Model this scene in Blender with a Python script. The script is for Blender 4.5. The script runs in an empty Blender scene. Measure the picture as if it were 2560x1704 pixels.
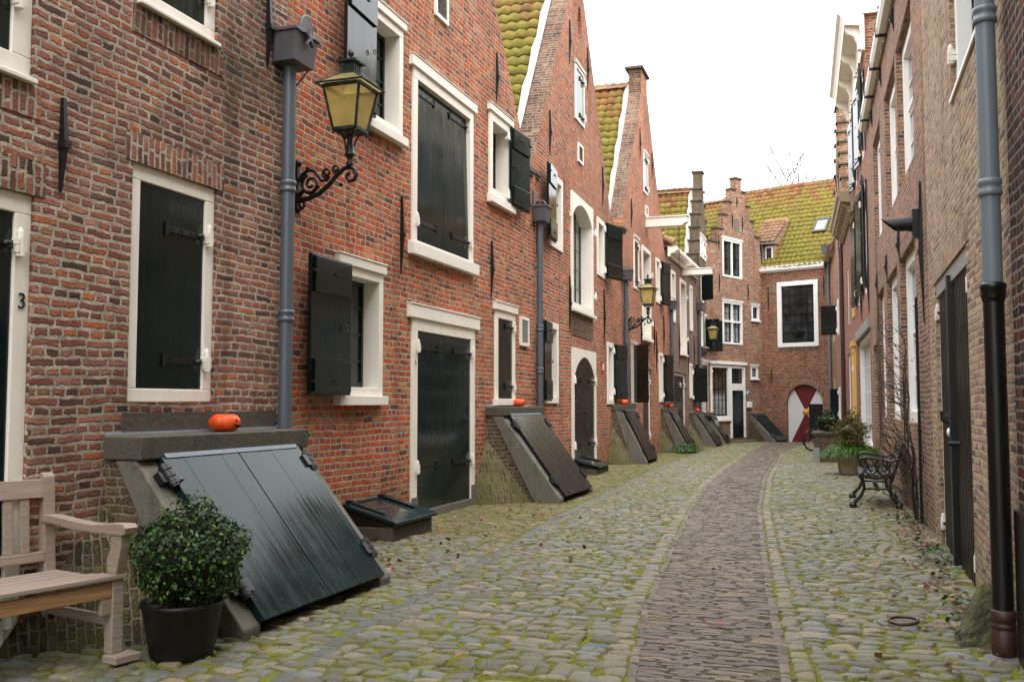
import bpy, math, random
import numpy as np
from mathutils import Vector, Matrix
from mathutils.geometry import tessellate_polygon
R = math.radians
rng = random.Random(7)
SC = bpy.context.scene
COL = SC.collection

# ------------------------------------------------------------------ node helpers
def lin(h):
    h = h.lstrip('#'); o = []
    for i in (0, 2, 4):
        c = int(h[i:i+2], 16)/255
        o.append(c/12.92 if c <= .04045 else ((c+.055)/1.055)**2.4)
    return (*o, 1)

class NT:
    def __init__(s, name):
        s.m = bpy.data.materials.new(name); s.m.use_nodes = True
        s.t = s.m.node_tree; s.n = s.t.nodes; s.n.clear()
        s.out = s.n.new('ShaderNodeOutputMaterial')
        s.b = s.n.new('ShaderNodeBsdfPrincipled')
        s.t.links.new(s.b.outputs[0], s.out.inputs[0])
    def put(s, sock, v):
        if hasattr(v, 'is_linked') or isinstance(v, bpy.types.NodeSocket): s.t.links.new(v, sock)
        else: sock.default_value = v
    def new(s, ty, ins=None, **kw):
        n = s.n.new('ShaderNode'+ty)
        for k, v in kw.items(): setattr(n, k, v)
        for k, v in (ins or {}).items(): s.put(n.inputs[k], v)
        return n
    def m_(s, op, a, b=0., c=0.):
        n = s.new('Math', {0: a, 1: b, 2: c}, operation=op); return n.outputs[0]
    def noise(s, vec, scale, detail=3., rough=.55, out=0):
        n = s.new('TexNoise', {'Scale': scale, 'Detail': detail, 'Roughness': rough})
        if vec is not None: s.put(n.inputs['Vector'], vec)
        return n.outputs[out]
    def ramp(s, fac, stops, interp='LINEAR'):
        n = s.new('ValToRGB'); cr = n.color_ramp; cr.interpolation = interp
        while len(cr.elements) < len(stops): cr.elements.new(.5)
        for e, (p, c) in zip(cr.elements, stops):
            e.position = p; e.color = lin(c) if isinstance(c, str) else ((c, c, c, 1) if not hasattr(c, '__len__') else c)
        s.put(n.inputs[0], fac); return n.outputs[0]
    def mix(s, fac, a, b, mode='MIX'):
        n = s.new('Mix', data_type='RGBA', blend_type=mode)
        s.put(n.inputs[0], fac); s.put(n.inputs[6], a); s.put(n.inputs[7], b); return n.outputs[2]
    def smooth(s, v, a, b):
        n = s.new('MapRange', {'Value': v, 'From Min': a, 'From Max': b}, interpolation_type='SMOOTHSTEP'); return n.outputs[0]
    def bump(s, h, dist=.01, st=1.):
        n = s.new('Bump', {'Height': h, 'Distance': dist, 'Strength': st}); s.put(s.b.inputs['Normal'], n.outputs[0])
    def set(s, **k):
        names = dict(col='Base Color', rough='Roughness', metal='Metallic', spec='Specular IOR Level', coat='Coat Weight', coatr='Coat Roughness', emis='Emission Color', est='Emission Strength', alpha='Alpha', trans='Transmission Weight', sss='Subsurface Weight')
        for a, v in k.items(): s.put(s.b.inputs[names[a]], v)
        return s.m
    def uv(s): return s.new('UVMap').outputs[0]
    def obj(s): return s.new('TexCoord').outputs['Object']
    def pos(s): return s.new('NewGeometry').outputs['Position']
    def island(s): return s.new('NewGeometry').outputs['Random Per Island']

def brick(name, pal, mortar='#9c8871', bw=.215, bh=.064, joint=.012, seed=0., soot=.0, pale=.0, moss=.0, bond='cross', wob=1., bump=1., gain=1., mossc='#5d5a24', sootc=.22):
    g = NT(name); uv = g.uv()
    n1 = g.noise(uv, 7., 2., .5, 1)
    v = g.new('VectorMath', {0: n1, 1: (.5, .5, .5)}, operation='SUBTRACT').outputs[0]
    v = g.new('VectorMath', {0: v, 'Scale': .030*wob}, operation='SCALE').outputs[0]
    n3 = g.noise(uv, 28., 2., .5, 1)
    v3 = g.new('VectorMath', {0: n3, 1: (.5, .5, .5)}, operation='SUBTRACT').outputs[0]
    v3 = g.new('VectorMath', {0: v3, 'Scale': .014*wob}, operation='SCALE').outputs[0]
    v = g.new('VectorMath', {0: v, 1: v3}, operation='ADD').outputs[0]
    n2 = g.noise(uv, .9, 1., .5, 1)
    v2 = g.new('VectorMath', {0: n2, 1: (.5, .5, .5)}, operation='SUBTRACT').outputs[0]
    v2 = g.new('VectorMath', {0: v2, 'Scale': .055*wob}, operation='SCALE').outputs[0]
    p = g.new('VectorMath', {0: uv, 1: v}, operation='ADD').outputs[0]
    p = g.new('VectorMath', {0: p, 1: v2}, operation='ADD').outputs[0]
    sp = g.new('SeparateXYZ', {0: p}); x, y = sp.outputs[0], sp.outputs[1]
    ys = g.m_('DIVIDE', y, bh); row = g.m_('FLOOR', ys); fy = g.m_('SUBTRACT', ys, row)
    par = g.m_('FLOORED_MODULO', row, 2.)
    rj = g.new('TexWhiteNoise', {'W': g.m_('ADD', row, seed)}, noise_dimensions='1D').outputs[0]
    if bond == 'cross':
        w = g.m_('MULTIPLY_ADD', par, -bw*.5, bw); off = g.m_('MULTIPLY_ADD', par, bw*.25, g.m_('MULTIPLY', rj, bw*.45))
    else:
        w = bw; off = g.m_('MULTIPLY_ADD', par, bw*.5, g.m_('MULTIPLY', rj, bw*.2))
    xs = g.m_('DIVIDE', g.m_('ADD', x, off), w); col = g.m_('FLOOR', xs); fx = g.m_('SUBTRACT', xs, col)
    dx = g.m_('MULTIPLY', g.m_('MINIMUM', fx, g.m_('SUBTRACT', 1., fx)), w)
    dy = g.m_('MULTIPLY', g.m_('MINIMUM', fy, g.m_('SUBTRACT', 1., fy)), bh)
    d = g.m_('SMOOTH_MIN', dx, dy, .012)
    fine = g.noise(uv, 55., 3., .65)
    grain = g.noise(uv, 170., 2., .6)
    d = g.m_('ADD', d, g.m_('MULTIPLY', g.m_('SUBTRACT', fine, .5), .017*wob))
    mask = g.smooth(d, joint*.42, joint*.42+.007)
    cell = g.new('CombineXYZ', {0: col, 1: row, 2: seed}).outputs[0]
    wn = g.new('TexWhiteNoise', {'Vector': cell}, noise_dimensions='3D')
    rnd, rc = wn.outputs[0], wn.outputs[1]
    big = g.noise(uv, .55, 5., .65)
    med = g.noise(uv, 2.3, 4., .6)
    sel = g.m_('MULTIPLY_ADD', g.m_('SUBTRACT', med, .5), .55, rnd)
    k = len(pal)-1
    c = g.ramp(sel, [(i/k*.92+.04, q) for i, q in enumerate(pal)], 'LINEAR')
    val = g.m_('MULTIPLY_ADD', fine, .7, .62)
    r2 = g.new('SeparateXYZ', {0: rc}).outputs[1]
    val = g.m_('MULTIPLY', val, g.m_('MULTIPLY_ADD', r2, .45, .78))
    c = g.mix(1., c, g.new('CombineXYZ', {0: val, 1: val, 2: val}).outputs[0], 'MULTIPLY')
    # lime bloom on single bricks
    bl = g.smooth(g.m_('ADD', fine, g.m_('MULTIPLY', rnd, .25)), .70, .92)
    c = g.mix(g.m_('MULTIPLY', bl, .22+.5*pale), c, lin('#b9a590'))
    mo = g.mix(g.smooth(g.noise(uv, 12., 3.), .3, .75), lin(mortar), lin('#85766a'))
    mo = g.mix(g.m_('MULTIPLY', grain, .35), mo, lin('#d3c4b0'))
    c = g.mix(mask, mo, c)
    if pale: c = g.mix(g.m_('MULTIPLY', g.smooth(g.noise(uv, .8, 5., .7), .52, .75), pale), c, lin('#b6a38c'))
    if soot: c = g.mix(g.m_('MULTIPLY', g.smooth(big, .46, .66), soot), c, g.mix(1., c, (sootc, sootc, sootc*.95, 1), 'MULTIPLY'))
    sm = g.noise(g.new('Mapping', {'Vector': uv, 'Scale': (2.6, .16, 1.)}).outputs[0], 1., 4., .6)
    c = g.mix(g.m_('MULTIPLY', g.smooth(sm, .50, .72), .55), c, g.mix(1., c, (.42, .41, .40, 1), 'MULTIPLY'))
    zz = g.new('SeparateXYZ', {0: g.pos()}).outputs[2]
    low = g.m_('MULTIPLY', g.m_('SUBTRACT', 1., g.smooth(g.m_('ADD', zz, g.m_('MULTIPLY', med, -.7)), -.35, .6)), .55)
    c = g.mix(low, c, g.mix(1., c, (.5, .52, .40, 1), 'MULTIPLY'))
    if moss: c = g.mix(g.m_('MULTIPLY', g.smooth(g.noise(uv, 3.2, 5., .7), .42, .62), moss), c, lin(mossc))
    if gain != 1.: c = g.mix(1., c, (gain, gain, gain, 1), 'MULTIPLY')
    h = g.m_('MULTIPLY', mask, g.m_('MULTIPLY_ADD', r2, .5, .6))
    h = g.m_('ADD', h, g.m_('MULTIPLY', fine, .55)); h = g.m_('ADD', h, g.m_('MULTIPLY', grain, .16))
    g.bump(h, .032, bump)
    return g.set(col=c, rough=.9, spec=.25)

def plain(name, c, rough=.5, metal=0., spec=.5, var=.25, vs=6., bump=0., bs=40., stretch=None, coat=0.):
    g = NT(name); o = g.obj()
    if stretch: o = g.new('Mapping', {'Vector': o, 'Scale': stretch}).outputs[0]
    n = g.noise(o, vs, 5., .6)
    a = lin(c) if isinstance(c, str) else c
    v = g.m_('MULTIPLY_ADD', n, 2*var, 1.-var)
    col = g.mix(1., a, g.new('CombineXYZ', {0: v, 1: v, 2: v}).outputs[0], 'MULTIPLY')
    if bump: g.bump(g.noise(o, bs, 4., .65), bump, 1.)
    r = g.m_('MULTIPLY_ADD', g.noise(o, vs*2.3, 4.), .3, rough-.15)
    return g.set(col=col, rough=r, metal=metal, spec=spec, coat=coat)

def gloss_paint(name, c, dusty='#3a3f3f', rlo=.10, rhi=.42, dust=.35, spec=.34, bd=.002):
    """old oil paint on vertical boards: run marks and a dull film over a shine"""
    g = NT(name); o = g.obj()
    u_ = g.uv(); st = g.new('Mapping', {'Vector': u_, 'Scale': (20., .8, 1.)}).outputs[0]
    n = g.noise(st, 1.6, 5., .6); f = g.noise(o, 2.2, 4., .6)
    k = g.m_('MULTIPLY', n, f)
    r = g.new('MapRange', {'Value': k, 'From Min': .14, 'From Max': .42, 'To Min': rlo, 'To Max': rhi}).outputs[0]
    col = g.mix(g.m_('MULTIPLY', g.smooth(k, .2, .45), dust), lin(c), lin(dusty))
    pl = g.new('Mapping', {'Vector': u_, 'Scale': (5., .05, 1.)}).outputs[0]
    g.bump(g.m_('ADD', g.noise(pl, 3., 3.), g.m_('MULTIPLY', g.noise(o, 30., 3.), .15)), bd, .7)
    return g.set(col=col, rough=r, spec=spec)

M = {}
M['brick_brown'] = brick('brown_purple_brick', ['#5a4238', '#7d5042', '#905b4a', '#9a6552', '#925644', '#a26c57', '#aa7660', '#9a583f', '#b9673c'], '#c2b29d', .228, .058, .018, 3., soot=.8, pale=.2, sootc=.3)
OR = ['#75463a', '#a2543a', '#be5a32', '#ca5c2e', '#bf4d29', '#ac583b', '#ca6a39', '#be8558', '#b76a45']
M['brick_orange'] = brick('orange_red_brick', OR, '#c2ae96', .222, .066, .0145, 11., soot=.4, pale=.16, sootc=.35)
M['brick_orange2'] = brick('red_orange_brick', OR[:8]+['#8d5a48'], '#bfab94', .215, .066, .014, 29., soot=.35, pale=.14, sootc=.35)
M['brick_rake'] = brick('brown_gable_brick', ['#4d352c', '#64463a', '#6f4c3b', '#7a5844', '#5b4438', '#86684f'], '#7c6a58', .2, .062, .010, 5., soot=.4, pale=.1)
M['brick_plum'] = brick('plum_brick', ['#553833', '#67423b', '#74483e', '#7d4c40', '#6b4a44', '#84564a'], '#b5a594', .21, .058, .012, 17., soot=.15)
M['brick_old'] = brick('old_red_brick', ['#6b4438', '#8b543f', '#a05a40', '#a9603f', '#96503a', '#8a6450', '#b07c56', '#a88c6c'], '#b7a48d', .22, .066, .015, 23., soot=.4, pale=.2, sootc=.4)
M['brick_old2'] = brick('weathered_red_brick', ['#5d3a31', '#8f4632', '#a14a31', '#8a4735', '#96583f', '#a67d58', '#7c6550'], '#a8957f', .22, .066, .014, 37., soot=.45, sootc=.4, pale=.1)
M['brick_tan'] = brick('yellow_tan_brick', ['#74594a', '#9a7a5d', '#b59776', '#bfa17c', '#a08068', '#af8565', '#c6ae8c', '#a87866'], '#bbae9a', .2, .056, .014, 41., soot=.2, pale=.25, sootc=.5, bump=1.)
M['brick_taupe'] = brick('brown_taupe_brick', ['#5f453b', '#7d5a4b', '#93694f', '#9c7059', '#7b5a4d', '#a57a5f', '#b0764f'], '#b0a08e', .21, .058, .013, 43., soot=.25, sootc=.5)
M['brick_red'] = brick('red_brick', ['#6a3a30', '#8a4a3b', '#a05842', '#ad5d45', '#80493c', '#b57458'], '#ae9c8b', .21, .058, .013, 47., soot=.2, sootc=.5)
M['brick_dark'] = brick('dark_red_brick', ['#211514', '#35201e', '#432421', '#5a2b24', '#2f1e1d', '#6a3428', '#452a24'], '#5e5046', .215, .062, .012, 53., soot=.6)
M['brick_moss'] = brick('mossy_yellow_brick', ['#5b5038', '#75694a', '#85784f', '#6b5b41', '#8d8056', '#544836'], '#5b5545', .19, .05, .012, 59., soot=.5, moss=.5, mossc='#5c5c22', sootc=.25)
M['brick_mossshade'] = brick('shaded_mossy_brick', ['#3a3222', '#52472f', '#62563a', '#463c2a', '#6c6040', '#332c20'], '#3f3828', .19, .05, .011, 59., soot=.6, moss=.5, mossc='#50501f', sootc=.25)  # darker copy of the mossy brick, shade by the bench put into its colour
M['brick_side'] = brick('grimy_brown_brick', ['#4d4033', '#64533f', '#6f5a45', '#5a4a3b', '#7a6248', '#4a3b30'], '#5d5346', .21, .055, .010, 61., soot=.5, moss=.25, sootc=.35)
M['cream'] = plain('cream_paint', '#e9e2d6', .45, var=.13, vs=3., stretch=(3, 3, .7), bump=.0015, bs=30.)
M['white'] = plain('white_paint', '#e9e8e4', .42, var=.05, vs=5.)
M['yellow'] = plain('ochre_paint', '#d8b25e', .45, var=.06)
M['green'] = gloss_paint('dark_green_gloss_paint', '#101d1b', '#1d2726', .05, .22, .3)
M['green2'] = gloss_paint('weathered_dark_paint', '#14191a', '#262a2b', .14, .32, .4, .24, .0004)
M['hatchgreen'] = gloss_paint('bottle_green_gloss_paint', '#112324', '#263a3b', .03, .28, .4, .17, .002)
M['brownpaint'] = gloss_paint('dark_brown_paint', '#2b2620', '#574c40', .25, .5, .6)
M['iron'] = plain('black_iron', '#0c0d0d', .42, var=.4, vs=18., bump=.002, bs=60.)
M['lead'] = plain('lead_grey_paint', '#596069', .42, metal=.25, var=.25, vs=4., stretch=(8, 8, 1))
M['bluegrey'] = plain('blue_grey_paint', '#6d7780', .4, var=.1)
M['hopper'] = plain('zinc_hopper', '#5b5a5f', .5, metal=.35, var=.4, vs=3., stretch=(6, 6, 1.2))
M['blackpipe'] = plain('black_pipe_paint', '#0b0b0c', .38, var=.2)
M['rust'] = plain('brown_pipe_collar', '#3a211c', .5, var=.2)
M['zinc'] = plain('zinc_flashing', '#9aa0a6', .5, metal=.2, var=.2)
M['mortar'] = plain('white_mortar_flashing', '#a5a29b', .8, var=.18, vs=7., bump=.01, bs=18.)
M['verd'] = None
M['stone'] = None
M['darkstone'] = None
M['cap'] = plain('mossy_cap_stone', '#4a4638', .85, var=.4, vs=5., bump=.006, bs=30.)
M['render'] = plain('dirty_render', '#4a4238', .9, var=.55, vs=7., bump=.01, bs=25.)
M['black'] = plain('dark_void', '#050506', .8, var=0.)
M['wood'] = None
M['plastic'] = plain('black_plastic', '#08080a', .5, var=.25, vs=9.)
M['soil'] = plain('potting_soil', '#1b1611', .95, var=.4, vs=30., bump=.01)
M['grille'] = plain('grey_grille', '#8c8c8a', .5, var=.1)
M['conc'] = plain('beige_planter', '#9c8b72', .8, var=.15, vs=8., bump=.002)
M['chrome'] = plain('chrome', '#b9bcc0', .2, metal=1., var=.1)
M['redpaint'] = plain('red_frame_paint', '#b3222b', .35, var=.1)
M['oxblood'] = plain('oxblood_paint', '#631a1f', .5, var=.08, stretch=(14, 14, .5))
M['gatewhite'] = plain('gate_white_paint', '#d3d1d2', .5, var=.05, stretch=(14, 14, .5))
M['orangedisc'] = plain('orange_paint', '#e39a14', .5, var=.05)
M['blue'] = plain('blue_enamel', '#2c4f96', .35, var=.05)
M['redsign'] = plain('red_enamel', '#b8202c', .35, var=.05)
M['bark'] = plain('grey_bark', '#3a332b', .9, var=.3, vs=20., bump=.004)
M['mossrock'] = None

def special():
    g = NT('teak'); o = g.obj(); mp = g.new('Mapping', {'Vector': g.uv(), 'Scale': (3., 60., 1.)}).outputs[0]
    n = g.noise(mp, 1., 5., .65); i = g.island()
    c = g.ramp(n, [(.25, '#766960'), (.5, '#96877b'), (.75, '#a89b8f')])
    c = g.mix(g.m_('MULTIPLY', i, .30), c, lin('#8a6d55')); g.bump(n, .002, .6)
    M['wood'] = g.set(col=c, rough=.55, spec=.4)
    g = NT('warm_teak'); n = g.noise(g.new('Mapping', {'Vector': g.uv(), 'Scale': (2., 40., 1.)}).outputs[0], 1., 5., .65); M['woodwarm'] = g.set(col=g.ramp(n, [(.3, '#7b593d'), (.5, '#9a7450'), (.7, '#a98663')]), rough=.5)
    g = NT('mossy_rock'); o = g.obj(); n = g.noise(o, 7., 6., .7)
    c = g.ramp(n, [(.3, '#3e3d30'), (.48, '#55553c'), (.62, '#6c7040'), (.8, '#77785a')]); g.bump(g.noise(o, 38., 6., .75), .02, 1.)
    M['mossrock'] = g.set(col=c, rough=.9)
    g = NT('window_glass'); n = g.noise(g.obj(), 1.3, 2.)
    c = g.ramp(n, [(.3, (.004, .005, .006, 1)), (.7, (.03, .034, .036, 1))]); g.bump(g.noise(g.obj(), 2., 2.), .01, .35)
    M['glass'] = g.set(col=c, rough=.04, spec=.6)
    g = NT('milky_glass'); n = g.noise(g.obj(), 1.1, 2.)
    c = g.ramp(n, [(.3, '#5d6163'), (.7, '#8b8f90')]); g.bump(g.noise(g.obj(), 2., 2.), .01, .35)
    M['milky'] = g.set(col=c, rough=.06, spec=.6)
    g = NT('clear_glass')
    tr = g.new('BsdfTransparent', {'Color': (.8, .82, .82, 1)}); gl = g.new('BsdfGlossy', {'Roughness': .03})
    fr = g.new('Fresnel', {'IOR': g.m_('MULTIPLY_ADD', g.new('NewGeometry').outputs['Backfacing'], 1/1.45-1.45, 1.45)}); mx = g.new('MixShader', {0: g.m_('MULTIPLY_ADD', fr.outputs[0], 1.2, .03), 1: tr.outputs[0], 2: gl.outputs[0]})
    g.t.links.new(mx.outputs[0], g.out.inputs[0]); M['clear'] = g.m
    g = NT('curtain_cloth'); M['curtain'] = g.set(col=(.62, .62, .62, 1), rough=.9)
    g = NT('warm_bulb'); M['bulb'] = g.set(col=(1, .7, .3, 1), emis=(1., .62, .22, 1), est=6.)
    # amber lantern glass, streaked by dirt
    g = NT('amber_glass'); o = g.obj(); n = g.noise(o, 7., 4., .6)
    zs = g.new('SeparateXYZ', {0: o}).outputs[2]
    c = g.ramp(n, [(.2, '#c9b676'), (.5, '#dccb8a'), (.8, '#ead798')])
    tl = g.new('BsdfTranslucent', {'Color': c}); df = g.new('BsdfDiffuse', {'Color': c}); gl = g.new('BsdfGlossy', {'Roughness': .12})
    m1 = g.new('MixShader', {0: .45, 1: tl.outputs[0], 2: df.outputs[0]}); tp = g.new('BsdfTransparent', {'Color': (.95, .86, .55, 1)}); m3 = g.new('MixShader', {0: .42, 1: m1.outputs[0], 2: tp.outputs[0]})
    m2 = g.new('MixShader', {0: g.m_('MULTIPLY', g.new('Fresnel', {'IOR': g.m_('MULTIPLY_ADD', g.new('NewGeometry').outputs['Backfacing'], 1/1.45-1.45, 1.45)}).outputs[0], .8), 1: m3.outputs[0], 2: gl.outputs[0]})
    g.t.links.new(m2.outputs[0], g.out.inputs[0]); M['amber'] = g.m
    # roof tiles: orange clay near the ridge, moss lower down
    g = NT('mossy_pantile'); i = g.island(); uv = g.uv(); o = g.obj()
    cl = g.ramp(i, [(0, '#6f4030'), (.35, '#8d553c'), (.7, '#9c6648'), (1, '#7a5240')])
    ms = g.ramp(g.noise(o, 6., 5., .7), [(.25, '#4f4d22'), (.45, '#6f6b2b'), (.6, '#85802f'), (.8, '#6f6536')])
    v = g.new('SeparateXYZ', {0: uv}).outputs[1]
    f = g.m_('ADD', g.m_('ADD', g.m_('MULTIPLY', v, -1.75), 1.93), g.m_('ADD', g.m_('MULTIPLY', g.m_('SUBTRACT', i, .5), .35), g.m_('ADD', g.m_('MULTIPLY', g.m_('SUBTRACT', g.noise(o, 1.7, 5., .7), .5), 1.2), g.m_('MULTIPLY', g.m_('SUBTRACT', g.noise(o, 11., 4., .7), .5), 1.6))))
    f = g.m_('MULTIPLY', g.smooth(f, .0, .75), .86)
    c = g.mix(f, cl, ms); c = g.mix(g.m_('MULTIPLY', g.smooth(g.noise(o, 14., 4., .7), .55, .75), .5), c, lin('#4d4426'))
    g.bump(g.noise(o, 35., 4., .7), .012, .8)
    M['tile'] = g.set(col=c, rough=.85, spec=.3)
    g = NT('clay_pantile'); i = g.island(); o = g.obj()
    c = g.ramp(i, [(0, '#6d4a38'), (.35, '#825a44'), (.7, '#8f684e'), (1, '#735646')]); c = g.mix(g.m_('MULTIPLY', g.smooth(g.noise(o, 5., 5., .7), .42, .65), .6), c, lin('#6c6238'))
    g.bump(g.noise(o, 35., 4., .7), .01, .8); M['clay'] = g.set(col=c, rough=.85)
    # ground
    g = NT('moss_and_dirt'); p = g.pos(); n = g.noise(p, 2.2, 6., .7); n2 = g.noise(p, 26., 4., .7); nl = g.noise(p, .45, 3., .6)
    c = g.ramp(g.m_('ADD', g.m_('MULTIPLY', n, .45), g.m_('ADD', g.m_('MULTIPLY', n2, .3), g.m_('MULTIPLY', nl, .3))), [(.34, '#3a321d'), (.41, '#4c4620'), (.48, '#6d6e20'), (.58, '#878a26'), (.72, '#666c24')])
    g.bump(g.m_('ADD', n2, g.noise(p, 90., 3., .7)), .03, 1.)
    M['ground'] = g.set(col=c, rough=.95, spec=.2)
    g = NT('path_dirt'); p = g.pos(); c = g.ramp(g.noise(p, 5., 5., .7), [(.35, '#3d342c'), (.5, '#4d4336'), (.6, '#5c562c'), (.7, '#73742a')]); g.bump(g.noise(p, 80., 3.), .02, 1.); M['pathdirt'] = g.set(col=c, rough=.95)
    def stonemat(name, pal, mosslo, mosshi, rlo=.38):
        g = NT(name); i = g.island(); p = g.pos(); geo = g.new('NewGeometry')
        c = g.ramp(i, pal); n = g.noise(p, 26., 6., .7); v = g.m_('MULTIPLY_ADD', n, 1.1, .45)
        c = g.mix(1., c, g.new('CombineXYZ', {0: v, 1: v, 2: v}).outputs[0], 'MULTIPLY')
        nz = g.new('SeparateXYZ', {0: geo.outputs['True Normal']}).outputs[2]
        nm = g.m_('ADD', g.m_('MULTIPLY', g.noise(p, 1.3, 5., .7), .8), g.m_('ADD', g.m_('MULTIPLY', g.noise(p, 14., 4., .7), .5), g.m_('MULTIPLY', g.m_('SUBTRACT', .9, nz), .35)))
        f = g.smooth(nm, mosslo, mosshi)
        mc = g.ramp(g.noise(p, 9., 4., .7), [(.3, '#575222'), (.5, '#757427'), (.7, '#8a8a2c')])
        c = g.mix(g.m_('MULTIPLY', f, .85), c, mc)
        g.bump(g.m_('ADD', g.m_('MULTIPLY', n, 1.3), g.m_('MULTIPLY', g.noise(p, 120., 3., .7), .5)), .016, 1.)
        r = g.m_('ADD', g.m_('MULTIPLY_ADD', n, .35, rlo-.1), g.m_('MULTIPLY', f, .35))
        return g.set(col=c, rough=r, spec=.45)
    M['cobble'] = stonemat('cobblestone', [(0, '#57544b'), (.2, '#696558'), (.4, '#757165'), (.55, '#636057'), (.66, '#7d7667'), (.76, '#676b6a'), (.86, '#767b79'), (.93, '#897b69'), (.97, '#94836e'), (1, '#5b6168')], .57, .92)
    M['kerb'] = stonemat('light_cobblestone', [(0, '#665e4d'), (.3, '#7a705b'), (.6, '#82775f'), (.8, '#696d6b'), (.93, '#83705d'), (1, '#767b7c')], .64, .98)
    M['bluestone'] = stonemat('blue_grey_setts', [(0, '#4e5152'), (.4, '#5d6061'), (.7, '#62625c'), (1, '#686457')], .58, .94, .34)
    M['clinker'] = stonemat('mossy_clinker', [(0, '#5d563c'), (.3, '#6e6645'), (.6, '#7a6f4e'), (.8, '#655b47'), (1, '#837a55')], .62, .9)
    M['pathbrick'] = stonemat('plum_path_brick', [(0, '#574d45'), (.25, '#66594e'), (.5, '#736557'), (.7, '#60564d'), (.92, '#786858'), (1, '#82735a')], .86, 1.15, .42)
    def leafmat(name, pal, tr=.25, rough=.45):
        g = NT(name); i = g.island(); c = g.ramp(i, pal)
        tl = g.new('BsdfTranslucent', {'Color': c}); g.set(col=c, rough=rough, spec=.4)
        mx = g.new('MixShader', {0: tr, 1: g.b.outputs[0], 2: tl.outputs[0]}); g.t.links.new(mx.outputs[0], g.out.inputs[0]); return g.m
    M['box'] = leafmat('boxwood_leaf', [(0, '#121e0d'), (.5, '#1c3013'), (.85, '#2f4a1c'), (.95, '#557326'), (1, '#8ea33a')])
    M['conifer'] = leafmat('conifer_needles', [(0, '#2b4a17'), (.5, '#44701f'), (.85, '#5f8a2a'), (1, '#86a03c')])
    M['bush'] = leafmat('olive_bush_leaf', [(0, '#39351a'), (.4, '#55521f'), (.75, '#6d6a26'), (.9, '#5e3d22'), (1, '#8f8a4c')])
    M['ivy'] = leafmat('ivy_leaf', [(0, '#1c3012'), (.6, '#2f4c1c'), (1, '#55722d')])
    M['weed'] = leafmat('weed_leaf', [(0, '#223c14'), (.6, '#35571d'), (1, '#527a2b')])
    M['litter'] = leafmat('dead_leaf', [(0, '#3f271b'), (.35, '#62402c'), (.6, '#7d5239'), (.85, '#977053'), (1, '#8a412c')], .1, .7)
    g = NT('pumpkin_skin'); o = g.obj(); n = g.noise(o, 9., 4., .6)
    c = g.ramp(n, [(.3, '#c23a0c'), (.55, '#e0561a'), (.8, '#ea7326')]); g.bump(g.noise(o, 40., 4.), .003, .8); M['pumpkin'] = g.set(col=c, rough=.48, spec=.4)
g = NT('verdigris_copper'); c = g.ramp(g.noise(g.obj(), 14., 5., .7), [(.42, '#0d1413'), (.56, '#1e302c'), (.68, '#3f6a60')]); M['verd'] = g.set(col=c, rough=.55, metal=.2)
def stonemix(name, pal):
    g = NT(name); o = g.obj(); n = g.noise(o, 2.6, 6., .7); f = g.noise(o, 34., 4., .7)
    c = g.ramp(g.m_('ADD', g.m_('MULTIPLY', n, .7), g.m_('MULTIPLY', f, .3)), [(.33+.075*i, q) for i, q in enumerate(pal)])
    st = g.noise(g.new('Mapping', {'Vector': o, 'Scale': (9., 9., .8)}).outputs[0], 1., 4.); c = g.mix(g.m_('MULTIPLY', g.smooth(st, .5, .7), .45), c, g.mix(1., c, (.45, .45, .38, 1), 'MULTIPLY'))
    g.bump(g.m_('ADD', n, f), .008, .8); return g.set(col=c, rough=.75)
M['stone'] = stonemix('grey_brown_stone', ['#3f3a33', '#57514a', '#6a645b', '#5d5a4c', '#78716a']); M['darkstone'] = stonemix('dark_cap_stone', ['#2e2b25', '#403c34', '#4f4a40', '#45432f', '#5b554a'])
special()

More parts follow.
